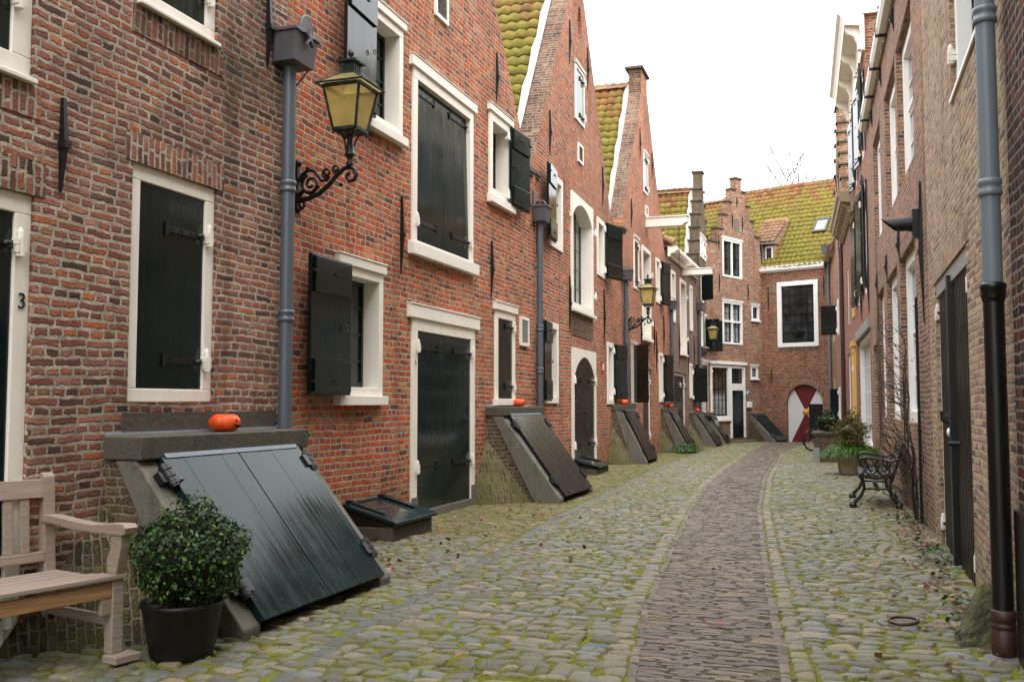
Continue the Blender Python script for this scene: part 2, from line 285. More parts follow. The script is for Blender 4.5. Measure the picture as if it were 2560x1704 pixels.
# ------------------------------------------------------------------ mesh builder
class MB:
    def __init__(s): s.v = []; s.f = []; s.mi = []; s.sm = []; s.rot = []
    def add(s, vs, fs, mi=0, sm=False, rot=0):
        o = len(s.v); s.v += [tuple(v) for v in vs]
        for f in fs: s.f.append(tuple(i+o for i in f)); s.mi.append(mi); s.sm.append(sm); s.rot.append(rot)
        return s
    def box(s, x0, x1, y0, y1, z0, z1, mi=0, rot=0):
        vs = [(x, y, z) for z in (z0, z1) for y in (y0, y1) for x in (x0, x1)]
        return s.add(vs, [(0, 2, 3, 1), (4, 5, 7, 6), (0, 1, 5, 4), (2, 6, 7, 3), (0, 4, 6, 2), (1, 3, 7, 5)], mi, False, rot)
    def hexa(s, p, mi=0, rot=0):
        """8 corners: bottom ring 0-3, top ring 4-7"""
        return s.add(p, [(3, 2, 1, 0), (4, 5, 6, 7), (0, 1, 5, 4), (1, 2, 6, 5), (2, 3, 7, 6), (3, 0, 4, 7)], mi, False, rot)
    def prism(s, poly, axis, a, b, mi=0, rot=0):
        """extrude polygon; axis 0:(y,z) along x  1:(x,z) along y  2:(x,y) along z"""
        def P(q, t): return (t, q[0], q[1]) if axis == 0 else ((q[0], t, q[1]) if axis == 1 else (q[0], q[1], t))
        n = len(poly); vs = [P(q, a) for q in poly]+[P(q, b) for q in poly]
        tri = tessellate_polygon([[Vector((q[0], q[1], 0)) for q in poly]])
        fs = [tuple(t) for t in tri]+[tuple(i+n for i in reversed(t)) for t in tri]+[(i, (i+1) % n, (i+1) % n+n, i+n) for i in range(n)]
        return s.add(vs, fs, mi, False, rot)
    def tube(s, pts, r, n=8, mi=0, cap=True, sm=True):
        pts = [Vector(p) for p in pts]; m = len(pts); rs = r if hasattr(r, '__len__') else [r]*m
        vs = []; up = None
        for i, p in enumerate(pts):
            t = (pts[min(i+1, m-1)]-pts[max(i-1, 0)])
            if t.length < 1e-9: t = Vector((0, 0, 1))
            t.normalize()
            if up is None: up = Vector((0, 0, 1)) if abs(t.z) < .9 else Vector((1, 0, 0))
            a = up-t*up.dot(t)
            if a.length < 1e-4: a = t.orthogonal()
            a.normalize(); up = a; b = t.cross(a)
            for k in range(n):
                q = 2*math.pi*k/n; vs.append(p+(a*math.cos(q)+b*math.sin(q))*rs[i])
        fs = [(i*n+k, i*n+(k+1) % n, (i+1)*n+(k+1) % n, (i+1)*n+k) for i in range(m-1) for k in range(n)]
        s.add(vs, fs, mi, sm)
        if cap: s.add([vs[k] for k in range(n)]+[vs[(m-1)*n+k] for k in range(n)], [tuple(range(n))[::-1], tuple(range(n, 2*n))], mi)
        return s
    def lathe(s, prof, c=(0, 0, 0), n=16, mi=0, sm=True, sq=None):
        vs = []
        for r, z in prof:
            for k in range(n):
                q = 2*math.pi*(k+.5)/n; vs.append((c[0]+r*math.cos(q), c[1]+r*math.sin(q), c[2]+z))
        m = len(prof)
        fs = [(i*n+k, i*n+(k+1) % n, (i+1)*n+(k+1) % n, (i+1)*n+k) for i in range(m-1) for k in range(n)]
        fs += [tuple(range(n))[::-1], tuple(range((m-1)*n, m*n))]
        return s.add(vs, fs, mi, sm)
    def torus(s, c, R_, r, ax=2, n=24, k=8, mi=0, a0=0., a1=2*math.pi):
        pts = []
        full = abs(a1-a0-2*math.pi) < 1e-6
        for i in range(n+1):
            q = a0+(a1-a0)*i/n; x, y = R_*math.cos(q), R_*math.sin(q)
            pts.append((c[0]+x, c[1]+y, c[2]) if ax == 2 else ((c[0]+x, c[1], c[2]+y) if ax == 1 else (c[0], c[1]+x, c[2]+y)))
        return s.tube(pts, r, k, mi, not full)
    def build(s, name, mats, parent=None, bevel=0., fix=True):
        if not isinstance(mats, (list, tuple)): mats = [mats]
        me = bpy.data.meshes.new(name); me.from_pydata(s.v, [], s.f)
        for m in mats: me.materials.append(M[m] if isinstance(m, str) else m)
        me.polygons.foreach_set('material_index', s.mi); me.polygons.foreach_set('use_smooth', s.sm)
        if fix:
            import bmesh
            b = bmesh.new(); b.from_mesh(me); bmesh.ops.recalc_face_normals(b, faces=b.faces); b.to_mesh(me); b.free()
        boxuv(me, s.rot)
        o = bpy.data.objects.new(name, me); COL.objects.link(o)
        if parent is not None: o.parent = parent
        if bevel:
            bv = o.modifiers.new('soft_edges', 'BEVEL'); bv.width = bevel; bv.segments = 2; bv.limit_method = 'ANGLE'; bv.angle_limit = R(35)
        return o

def boxuv(me, rot=None):
    if not me.polygons: return
    uvl = me.uv_layers.new(name='UVMap'); nl = len(me.loops); npoly = len(me.polygons)
    co = np.empty(len(me.vertices)*3, np.float32); me.vertices.foreach_get('co', co); co = co.reshape(-1, 3)
    vi = np.empty(nl, np.int32); me.loops.foreach_get('vertex_index', vi)
    nm = np.empty(npoly*3, np.float32); me.polygons.foreach_get('normal', nm); nm = np.abs(nm.reshape(-1, 3))
    lt = np.empty(npoly, np.int32); me.polygons.foreach_get('loop_total', lt)
    pi = np.repeat(np.arange(npoly), lt); N = nm[pi]; P = co[vi]
    d = np.where((N[:, 2] > N[:, 0]) & (N[:, 2] > N[:, 1]), 2, np.where(N[:, 1] >= N[:, 0], 1, 0))
    U = np.where(d == 0, P[:, 1], P[:, 0]); V = np.where(d == 2, P[:, 1], P[:, 2])
    if rot is not None and len(rot) == npoly:
        r = np.array(rot)[pi]; U, V = np.where(r, V, U), np.where(r, U, V)
    uvl.data.foreach_set('uv', np.stack([U, V], 1).astype(np.float32).ravel())

def npmesh(name, v, f, mat, parent=None, smooth=True, uv=None):
    """fast mesh from arrays; f is (n,4) or (n,3)"""
    v = np.asarray(v, np.float32); f = np.asarray(f, np.int32); k = f.shape[1]
    me = bpy.data.meshes.new(name); me.vertices.add(len(v)); me.vertices.foreach_set('co', v.ravel())
    me.loops.add(f.size); me.loops.foreach_set('vertex_index', f.ravel())
    me.polygons.add(len(f)); me.polygons.foreach_set('loop_start', np.arange(0, f.size, k, dtype=np.int32))
    me.polygons.foreach_set('use_smooth', np.full(len(f), smooth)); me.update(calc_edges=True); me.validate()
    for m in (mat if isinstance(mat, (list, tuple)) else [mat]): me.materials.append(M[m])
    if uv is not None:
        l = me.uv_layers.new(name='UVMap'); l.data.foreach_set('uv', np.asarray(uv, np.float32)[f.ravel()].ravel())
    o = bpy.data.objects.new(name, me); COL.objects.link(o)
    if parent is not None: o.parent = parent
    return o

def tag(o, label=None, cat=None, group=None, kind=None):
    if label: o['label'] = label
    if cat: o['category'] = cat
    if group: o['group'] = group
    if kind: o['kind'] = kind
    return o
def thing(name, label, cat, loc=(0, 0, 0), rotz=0., group=None):
    o = bpy.data.objects.new(name, None); o.empty_display_size = .2; COL.objects.link(o)
    o.location = loc; o.rotation_euler = (0, 0, rotz); return tag(o, label, cat, group)

def gz(s): return -.012*max(0., s-20.)

# ------------------------------------------------------------------ houses
class House:
    def __init__(s, P0, P1, label, name='brick_house', cat='house', z=0.):
        P0 = Vector((*P0, 0)); P1 = Vector((*P1, 0)); d = P1-P0; s.len = d.length
        s.e = thing(name, label, cat, P0, math.atan2(d.y, d.x)); s.holes = []
    def world(s, u, y, z): return s.e.matrix_basis @ Vector((u, y, z))
    def hole(s, poly): s.holes.append([(p[0], p[1]) for p in poly])
    def finish(s, outline, wall, rake='brick_rake', depth=9., back=.36, reveal=.26, eave=None, name='wall', cap=None):
        """front skin with openings, reveals, thick parapet edge, and the body behind"""
        mb = MB(); loops = [outline]+s.holes; flat = [p for l in loops for p in l]
        tri = tessellate_polygon([[Vector((p[0], p[1], 0)) for p in l] for l in loops])
        mb.add([(p[0], 0, p[1]) for p in flat], [tuple(t) for t in tri], 0)
        for h in s.holes:
            n = len(h)
            for i in range(n):
                a, b = h[i], h[(i+1) % n]
                mb.add([(a[0], 0, a[1]), (b[0], 0, b[1]), (b[0], reveal, b[1]), (a[0], reveal, a[1])], [(0, 1, 2, 3)], 0)
        n = len(outline)
        for i in range(n):
            a, b = outline[i], outline[(i+1) % n]
            if a[1] < .2 and b[1] < .2: continue
            vert = abs(a[0]-b[0]) < .02
            # parapet edge: laid as brick running along the slope
            L = math.hypot(a[0]-b[0], a[1]-b[1])
            mb.add([(a[0], 0, a[1]), (b[0], 0, b[1]), (b[0], back, b[1]), (a[0], back, a[1])], [(0, 1, 2, 3)], 0 if vert and (a[1] < .2 or b[1] < .2) else 1)
        tb = tessellate_polygon([[Vector((p[0], p[1], 0)) for p in outline]])
        mb.add([(p[0], back, p[1]) for p in outline], [tuple(t) for t in tb], 1)
        x0 = min(p[0] for p in outline); x1 = max(p[0] for p in outline)
        ev = eave if eave is not None else min(p[1] for p in outline if p[1] > .5)
        mb.add([(x0, back, -.6), (x0, back, ev), (x0, depth, ev), (x0, depth, -.6), (x1, back, -.6), (x1, back, ev), (x1, depth, ev), (x1, depth, -.6)],
               [(0, 1, 2, 3), (4, 5, 6, 7), (3, 2, 6, 7)], 0)
        mb.add([(p[0], depth, p[1]) for p in outline], [tuple(t) for t in tb], 0)
        return mb.build(name, [wall, rake], s.e, fix=True)
    def anchor(s, u, z0, z1, w=.034, par=None):
        m = (z0+z1)/2
        mb = MB(); P = [(u-w*.35, -.012, z0), (u+w*.35, -.012, z0), (u+w*.2, -.004, z0), (u-w*.2, -.004, z0), (u-w/2, -.05, m), (u+w/2, -.05, m), (u+w/2, -.004, m), (u-w/2, -.004, m)]
        mb.hexa(P); mb.hexa(P[4:]+[(u-w*.4, -.028, z1), (u+w*.4, -.028, z1), (u+w*.3, -.004, z1), (u-w*.3, -.004, z1)])
        mb.box(u-w*.75, u+w*.75, -.062, -.004, m-.022, m+.022)
        mb.build('wall_anchor', 'iron', s.e)
    def lintel(s, u0, u1, z0, z1, mat, y=-.006, arch=0., th=.03):
        mb = MB()
        if not arch: mb.box(u0, u1, y, y+th, z0, z1, 0, 1)
        else:
            n = 12
            for i in range(n):
                def P(t, k): 
                    q = t*2-1; return (u0+(u1-u0)*t+(.06*q if k else 0), z0+arch*(1-q*q)+(z1-z0 if k else 0))
                a, b, c, d = P(i/n, 0), P((i+1)/n, 0), P((i+1)/n, 1), P(i/n, 1)
                mb.prism([a, b, c, d], 1, y, y+th, 0, 1)
        mb.build('brick_lintel', mat, s.e)
    def pipe(s, u, z0, z1, r=.055, off=.09, mat='lead', collars=(), hop=None, hopw=.46, star=False, lower=None, back=True):
        mb = MB(); mb.tube([(u, -off, z0), (u, -off, z1)], r, 16)
        for z in collars: mb.lathe([(r+.003, -.05), (r+.012, -.045), (r+.012, -.02), (r+.006, -.012), (r+.006, .012), (r+.012, .02), (r+.012, .045), (r+.003, .05)], (u, -off, z), 16)
        for z in [z0+(z1-z0)*k for k in (.22, .75)]: mb.box(u-.012, u+.012, -off+r*.7, .0, z-.02, z+.02)
        p = mb.build('drainpipe', mat, s.e)
        if hop:
            h0, h1 = hop; w = hopw/2; d = .30
            hb = MB(); y0, y1 = -off-d*.55, -.01
            k = .86
            hb.hexa([(u-w*k, y0+.03, h0), (u+w*k, y0+.03, h0), (u+w*k, y1, h0), (u-w*k, y1, h0), (u-w, y0, h1), (u+w, y0, h1), (u+w, y1, h1), (u-w, y1, h1)])
            hb.box(u-w-.015, u+w+.015, y0-.015, y1, h1, h1+.03)
            if star:
                n = 10; arc = [(u+w*.5*math.cos(math.pi*i/n), h1+.03+w*.75*math.sin(math.pi*i/n)) for i in range(n+1)]
                hb.prism(arc, 1, y0, y0+.03); hb.tube([(a[0], y0+.015, a[1]) for a in arc], .018, 8)
                st = [(u+(.085 if i % 2 == 0 else .022)*math.sin(2*math.pi*i/10), h1-.02+(.085 if i % 2 == 0 else .022)*math.cos(2*math.pi*i/10)) for i in range(10)]
                hb.prism(st, 1, y0-.035, y0-.004)
            elif back:
                hb.tube([(u+w, y0+.1, h1+.03), (u+w, y0+.1, h1+.1), (u+w-.02, y0+.14, h1+.15), (u+w-.02, y1, h1+.16)], .016, 6)
                hb.box(u-w*.9, u-w*.2, y1-.02, y1, h1+.03, h1+.28)
            hb.tube([(u+w*.7, y0+.06, h0), (u+.03, -.01, h0-.28)], .009, 6)
            hb.build('rainwater_hopper', 'hopper', s.e, .006)
        if lower:
            lb = MB(); lb.tube([(u, -off, lower[0]), (u, -off, lower[1])], r+.003, 16); lb.lathe([(r+.005, -.05), (r+.013, -.02), (r+.013, .02), (r+.017, .025), (r+.017, .05), (r+.004, .06)], (u, -off, lower[1]-.06), 16)
            lb.build('cast_iron_pipe', 'blackpipe', p)
            lb = MB(); lb.lathe([(r+.012, -.2), (r+.012, .05), (r+.008, .055), (r+.008, .065), (r+.012, .07), (r+.012, .085), (r+.008, .09), (r+.008, .10), (r+.012, .105), (r+.012, .16), (r+.004, .165)], (u, -off, lower[0]), 16); lb.build('pipe_collar', 'rust', p)

    # ---- openings -------------------------------------------------------------------
    def window(s, u0, u1, z0, z1, fw=.10, recess=0., deep=.20, mat='cream', cols=2, rows=4, sash='green', fill='sash', leaves=1, sill=None, lintel=None,
               arch=0., name='window', pane='glass', bar=.022, mull=False, rail=None, hz=None, hside=None, bot=None, single=False, label=None, leafmat='green', trans=0., curtain=0., panew=None, strap=.34, dep=.03, tilt=0.):
        y = recess-(.03 if recess == 0 else 0.); e = 0. if recess else .03
        n = 10
        def arcpts(a, b, zt, r):   # flat-arched head from b to a
            return [(b+(a-b)*i/n, zt-r+r*math.sin(math.pi*i/n)**.75) for i in range(n+1)]
        zb = z0
        self_hole = [(u0+e, zb+e), (u1-e, zb+e), (u1-e, z1-e), (u0+e, z1-e)]
        s.hole(self_hole)
        fb = MB(); bh = fw*.9 if bot is None else bot
        fd = y+deep
        fb.box(u0, u0+fw, y, fd, z0+bh, z1-fw); fb.box(u1-fw, u1, y, fd, z0+bh, z1-fw)
        fb.box(u0, u1, y, fd, z1-fw, z1)
        if bh > 0: fb.box(u0, u1, y, fd, z0, z0+bh)
        if arch:
            a, b = u0+fw, u1-fw; ap = arcpts(a, b, z1-fw, arch)
            poly = [(b, z1-fw+.002), (a, z1-fw+.002)]+ap[::-1]
            for i in range(n):
                p, q = ap[i], ap[i+1]
                if z1-fw-min(p[1], q[1]) < .004: continue
                fb.prism([(p[0], p[1]), (q[0], q[1]), (q[0], z1-fw), (p[0], z1-fw)], 1, y, fd)
        if sill: fb.box(u0-sill[0], u1+sill[0], y-dep-.03, .0, z0-sill[1], z0)
        if lintel:
            fb.box(u0-lintel[0], u1+lintel[0], y-dep, .02, z1, z1+lintel[1])
            fb.box(u0-lintel[0]-.01, u1+lintel[0]+.01, y-dep-.012, .02, z1+lintel[1], z1+lintel[1]+.014)
        if mull: 
            m = (u0+u1)/2; fb.box(m-fw*.35, m+fw*.35, y+.012, fd, z0+bh, z1-fw)
        if trans: fb.box(u0+fw, u1-fw, y+.006, fd, trans-fw*.4, trans+fw*.4)
        w = fb.build(name, mat, s.e, .006 if deep >= .1 else 0.)
        if label: w['label'] = label
        a, b, c, d = u0+fw, u1-fw, z0+bh, z1-fw
        if fill == 'sash':
            gy = y+deep-.045; 
            def panes(a, b, c, d, cols, rows, ac=0.):
                sb = MB(); t = .045
                sb.box(a, a+t, gy, gy+.04, c, d); sb.box(b-t, b, gy, gy+.04, c, d); sb.box(a+t, b-t, gy, gy+.04, c, c+t*1.3); sb.box(a+t, b-t, gy, gy+.04, d-t, d)
                if rail: 
                    rz = c+(d-c)*rail; sb.box(a+t, b-t, gy-.012, gy+.04, rz-.024, rz+.024)
                for i in range(1, cols): x = a+t+(b-a-2*t)*i/cols; sb.box(x-bar/2, x+bar/2, gy+.004, gy+.03, c+t, d-t)
                for j in range(1, rows): z = c+(d-c)*j/rows; sb.box(a+t, b-t, gy+.006, gy+.028, z-bar/2, z+bar/2)
                sb.build('sash', sash, w)
                pb = MB(); pb.add([(a, gy+.022, c), (b, gy+.022, c), (b, gy+.022, d), (a, gy+.022, d)], [(0, 1, 2, 3)]); pb.build('pane', pane, w)
                if curtain:
                    cb = MB(); k = 40; vs = []
                    for i in range(k+1):
                        x = a+(b-a)*i/k; yy = gy+.10+.012*math.sin(i*1.9)+.006*math.sin(i*4.3); vs += [(x, yy, c), (x, yy, c+(d-c)*curtain)]
                    cb.add(vs, [(2*i, 2*i+2, 2*i+3, 2*i+1) for i in range(k)], 0, True); cb.build('curtain', 'curtain', w)
            if mull:
                m = (u0+u1)/2; panes(a, m-fw*.35, c, d, cols, rows); panes(m+fw*.35, b, c, d, cols, rows)
            else: panes(a, b, c, d, cols, rows)
        elif fill in ('shutter', 'door'):
            gy = y+.018; lw = (b-a)/leaves
            for k in range(leaves):
                lb = MB(); xa, xb = a+lw*k+.004, a+lw*(k+1)-.004
                if arch:
                    ap = [p for p in arcpts(a, b, d, arch)]
                    pts = [p for p in ap if xa <= p[0] <= xb]
                    pl = [(xa, c+.01), (xb, c+.01)]
                    def zat(x): 
                        t = (x-b)/(a-b); return d-arch+arch*max(0, math.sin(math.pi*t))**.75
                    pl += [(xb, zat(xb))]+[(p[0], p[1]) for p in pts if xa+.01 < p[0] < xb-.01]+[(xa, zat(xa))]
                    lb.prism(pl, 1, gy, gy+.05)
                else:
                    npl = max(2, int(lw/.19))
                    for q in range(npl):
                        x0, x1 = xa+(xb-xa)*q/npl, xa+(xb-xa)*(q+1)/npl
                        xx0, xx1, yy = x0+(.0008 if q else 0), x1-(.0008 if q < npl-1 else 0), gy+(.0006*(q % 2))
                        lb.hexa([(xx0, yy, c+.008), (xx1, yy, c+.008), (xx1, yy+.045, c+.008), (xx0, yy+.045, c+.008), (xx0, yy+tilt, d-.006), (xx1, yy+tilt, d-.006), (xx1, yy+.045+tilt, d-.006), (xx0, yy+.045+tilt, d-.006)])
                lf = lb.build('shutter' if fill == 'shutter' else 'door_leaf', leafmat, w)
                side = (0 if k == 0 else 1) if leaves > 1 else (1 if hside is None else hside)
                for z in (hz if hz else (c+(d-c)*.14, c+(d-c)*.84)): s.hinge(w, xa if side == 0 else xb, z, side, gy+tilt*(z-c)/(d-c), min(strap, lw*.75))
        return w
    def hinge(s, w, x, z, side, y, L=.34):
        d = 1 if side == 0 else -1
        hb = MB()
        x2 = x+d*L
        xq = x-d*.028
        if L > .05: hb.box(min(x, x2, xq), max(x, x2, xq), y-.014, y, z-.022, z+.022, 0)
        if L > .05: hb.tube([(x2, y-.010, z-.05), (x2, y-.014, z+.05)], .012, 6, 0)
        if L > .1: hb.lathe([(.005, -.02), (.03, -.01), (.03, .01), (.005, .02)], (x+d*.05, y-.015, z), 8, 0)
        for k in ((.35, .6, .85) if L > .1 else ()): hb.box(x+d*L*k-.009, x+d*L*k+.009, y-.021, y-.010, z-.009, z+.009, 0)
        xp = x-d*.028
        hb.tube([(xp, y-.035, z-.065), (xp, y-.035, z+.055)], .026, 8, 1); hb.box(xp-.03, xp+.03, y-.055, y+.01, z-.045, z-.004, 1); hb.box(xp-.03, xp+.03, y-.055, y+.01, z+.002, z+.035, 1)
        hb.tube([(xp, y-.035, z+.055), (xp, y-.035, z+.075), (xp, y-.035, z+.10)], [.016, .02, .006], 8, 1)
        hb.build('hinge', ['iron', 'cream'], w)
    def open_shutter(s, w, hu, z0, z1, width, side, ang=0., stand=.10, leafmat='green', batt=True, pint=True):
        """side -1: folded back towards -u; +1 towards +u; ang = degrees away from the wall"""
        a = R(ang); dx, dy = side*math.cos(a), -math.sin(a)          # along the leaf
        nx, ny = -side*math.sin(a)*1., -math.cos(a)                  # outward (street) normal
        def P(l, t, z): return (hu+dx*l+nx*t, -stand+dy*l+ny*t, z)
        def slab(mb, l0, l1, t0, t1, a0, a1, mi=0): mb.hexa([P(l0, t0, a0), P(l1, t0, a0), P(l1, t1, a0), P(l0, t1, a0), P(l0, t0, a1), P(l1, t0, a1), P(l1, t1, a1), P(l0, t1, a1)], mi)
        mb = MB(); slab(mb, 0, width, -.04, 0, z0, z1)
        H = z1-z0
        if batt: slab(mb, .04, width-.04, .0, .028, z1-H*.27, z1-.02); slab(mb, .04, width-.04, .0, .028, z0+.03, z0+H*.26)
        else: slab(mb, .03, width-.03, .0, .02, z1-.2, z1-.1); slab(mb, .03, width-.03, .0, .02, z0+.1, z0+.2)
        sh = mb.build('shutter', leafmat, w, .004)
        for z in (z1-H*.12, z0+H*.1):
            hb = MB(); slab(hb, width*.35, width*.5, .026, .042, z-.01, z+.01); hb.build('shutter_bolt', 'iron', w)
            hb = MB(); slab(hb, width-.06, width+.03, .026, .045, z-.012, z+.012); hb.build('shutter_hook', 'iron', w)
        hb = MB()
        q = [P(width*.32, .035, z0+H*.48+.05)]
        c = P(width*.2, .03, z0+H*.5); hb.tube([(c[0]+.028*math.cos(t*.7), c[1]-.012, c[2]+.028*math.sin(t*.7)) for t in range(10)], .006, 5)
        hb.build('shutter_ring', 'iron', w)
        if pint:
            for z in (z1-H*.13, z0+H*.13):
                pb = MB(); xp = hu-side*.03; yp = -max(.05, stand*.55)
                pb.tube([(xp, yp, z-.06), (xp, yp, z+.05)], .026, 8); pb.box(xp-.03, xp+.03, yp-.02, -.01, z-.045, z-.005); pb.tube([(xp, yp, z+.05), (xp, yp, z+.07), (xp, yp, z+.095)], [.015, .02, .006], 8); pb.build('pintle', 'cream', w)
        return sh
    def vent(s, u0, u1, z0, z1):
        mb = MB(); t = .05
        mb.box(u0, u0+t, -.035, .01, z0, z1); mb.box(u1-t, u1, -.035, .01, z0, z1); mb.box(u0+t, u1-t, -.035, .01, z0, z0+t); mb.box(u0+t, u1-t, -.035, .01, z1-t, z1)
        v = mb.build('vent', 'cream', s.e)
        g = MB(); n = max(5, int((z1-z0-2*t)/.035))
        for i in range(n):
            z = z0+t+(z1-z0-2*t)*i/n; h = (z1-z0-2*t)/n
            g.hexa([(u0+t, -.028, z), (u1-t, -.028, z), (u1-t, -.022, z), (u0+t, -.022, z), (u0+t, -.008, z+h*.8), (u1-t, -.008, z+h*.8), (u1-t, -.002, z+h*.8), (u0+t, -.002, z+h*.8)])
        g.build('grille', 'grille', v)

def pantiles(name, parent, O, U, V, nu, nv, w=.235, h=.30, mat='tile', n_up=True, seed=0, clip=None):
    rs = np.random.RandomState(seed); O, U, V = (np.array(a, float) for a in (O, U, V)); N = np.cross(U, V)
    if N[2] < 0: N = -N
    K = 7; xs = np.linspace(-.02, 1.08, K); prof = .5-.5*np.cos((xs*1.0)*2*np.pi*.92+.25); prof = .042*prof-.018*np.clip(xs-.75, 0, 1)*2
    vs, fs, uvs = [], [], []; c = 0
    T0 = np.stack([xs*w, np.full(K, -.04), prof+.030], 1); T1 = np.stack([xs*w, np.full(K, h*1.06), prof], 1); T2 = T0.copy(); T2[:, 2] -= .02; T2[:, 1] += .004
    T = np.concatenate([T2, T0, T1]); F = np.array([[r*K+i, r*K+i+1, (r+1)*K+i+1, (r+1)*K+i] for r in (0, 1) for i in range(K-1)])
    for j in range(nv):
        for i in range(nu):
            if clip and not clip((i+.5)*w, (j+.5)*h): continue
            t = T.copy(); t[:, 0] += i*w+rs.normal(0, .004); t[:, 1] += j*h+rs.normal(0, .008)+.006*math.sin(i*.5); t[:, 2] += rs.normal(0, .003)+.012*math.sin(i*.31+j*.17)
            vs.append(O+t[:, :1]*U+t[:, 1:2]*V+t[:, 2:3]*N); fs.append(F+c); c += len(T)
            uvs.append(np.stack([t[:, 0], np.clip(t[:, 1]/(nv*h), 0, 1)], 1))
    return npmesh(name, np.concatenate(vs), np.concatenate(fs), mat, parent, True, np.concatenate(uvs))

def gable_roof(H, ul, zl, ua, za, ur, zr, y0=.36, y1=8.5, drop=.3, seed=0, right=True, flash=True, mat='tile', left=True, ridge=True):
    for (ue, ze, on, sd) in ((ul, zl, left, -1), (ur, zr, right, 1)):
        if not on: continue
        V = np.array([ua-ue, 0, za-ze]); L = np.linalg.norm(V); V /= L
        nv = int(L/.30)+1; nu = int((y1-y0)/.235)
        pantiles('roof', H.e, (ue, y0, ze-drop), (0, 1, 0), V, nu, nv, mat=mat, seed=seed+sd)
        # boarding under the tiles
        mb = MB(); mb.add([(ue, y0, ze-drop-.06), (ua, y0, za-drop-.06), (ua, y1, za-drop-.06), (ue, y1, ze-drop-.06)], [(0, 1, 2, 3)]); mb.build('roof_boards', 'brownpaint', H.e)
        if flash and sd < 0:
            fb = MB(); n = np.array([-V[2], 0, V[0]]); k = 18; vs = []
            for i in range(k+1):
                p = np.array([ue, 0, ze-drop])+V*L*i/k; b = .03+.025*(i % 2)
                for yy, hh in ((y0-.01, .20), (y0+.05, .17), (y0+.17+.02*(i % 3), .085)): q = p+n*hh; vs.append((q[0], yy, q[2]))
            fb.add(vs, [(3*i+j, 3*i+j+1, 3*i+j+4, 3*i+j+3) for i in range(k) for j in (0, 1)], 0, True); fb.build('flashing', 'mortar', H.e)
    if ridge:
        rb = MB(); y = y0
        while y < y1-.1:
            vs = [(ua+.12*math.cos(math.pi*i/6), yy, za-drop+.02+.09*math.sin(math.pi*i/6)+(.02 if q else 0)) for q, yy in ((1, y), (0, y+.38)) for i in range(7)]
            rb.add(vs, [(i, i+1, i+8, i+7) for i in range(6)], 0, True); y += .36
        rb.build('ridge_tiles', 'clay', H.e)

def kneeler(H, u0, u1, z, d=.42):
    mb = MB(); mb.box(u0, u1, -.05, d, z-.07, z); mb.box(u0+.03, u1-.03, -.03, d-.02, z-.12, z-.07); mb.build('kneeler', 'cap', H.e, .008)
def step_gable(uc, z0, steps, base_l, base_r, zb):
    """outline pts of a stepped gable: steps = [(halfwidth, ztop), ...] from the bottom up"""
    L, Rr = [], []
    for hw, z in steps: L += [(uc-hw, z)]; Rr += [(uc+hw, z)]
    pts = [(base_l, zb), (base_r, zb), (base_r, steps[0][1])]
    for i in range(len(steps)):
        hw, z = steps[i]
        if i > 0: pts += [(uc+hw, steps[i-1][1])]
        elif uc+hw < base_r-.01: pts += [(uc+hw, z)]
        pts += [(uc+hw, z)] if i > 0 else []
    for i in reversed(range(len(steps))):
        hw, z = steps[i]; pts += [(uc-hw, z)]
        if i > 0: pts += [(uc-hw, steps[i-1][1])]
    pts += [(base_l, steps[0][1])] if uc-steps[0][0] > base_l+.01 else []
    out = []
    for p in pts:
        if not out or abs(p[0]-out[-1][0])+abs(p[1]-out[-1][1]) > 1e-4: out.append(p)
    return out
def step_caps(H, uc, steps, th=.42, over=.05):
    for i, (hw, z) in enumerate(steps):
        nx = steps[i+1][0] if i+1 < len(steps) else 0.
        for sd in ((-1, 1) if i+1 < len(steps) else (0,)):
            mb = MB()
            a, b = (-hw-over, hw+over) if sd == 0 else ((-hw-over, -nx+.002) if sd < 0 else (nx-.002, hw+over))
            mb.box(uc+a, uc+b, -.06, th, z, z+.06); mb.build('cap_stone', 'cap', H.e, .008)
def step_gable(uc, steps, base_l, base_r, zb):
    z = steps[0][1]; rt = [(base_r, zb), (base_r, z)]; lf = [(base_l, zb), (base_l, z)]
    for hw, zt in steps[1:]:
        rt += [(uc+hw, z), (uc+hw, zt)]; lf += [(uc-hw, z), (uc-hw, zt)]; z = zt
    return rt+lf[::-1]
def step_caps(H, uc, steps, base_l, base_r, th=.42, over=.05):
    for i, (hw, z) in enumerate(steps):
        a, b = (uc-hw, uc+hw) if i else (base_l, base_r)
        if i+1 < len(steps):
            nx = steps[i+1][0]
            for p, q in ((a-over, uc-nx), (uc+nx, b+over)):
                mb = MB(); mb.box(p, q, -.06, th, z, z+.06); mb.build('cap_stone', 'cap', H.e, .008)
        else:
            mb = MB(); mb.box(a-over, b+over, -.06, th, z, z+.07); mb.build('cap_stone', 'cap', H.e, .008)
def text(body, size, loc, parent, mat, name, depth=.002):
    c = bpy.data.curves.new(name, 'FONT'); c.body = body; c.size = size; c.extrude = depth; c.align_x = 'CENTER'
    q = bpy.data.objects.new(name+'_outline', c); COL.objects.link(q); dg = bpy.context.evaluated_depsgraph_get()
    me = bpy.data.meshes.new_from_object(q.evaluated_get(dg)); bpy.data.objects.remove(q); bpy.data.curves.remove(c)
    me.materials.clear(); me.materials.append(M[mat]); o = bpy.data.objects.new(name, me); COL.objects.link(o); o.parent = parent
    o.location = loc; o.rotation_euler = (R(90), 0, 0); return o

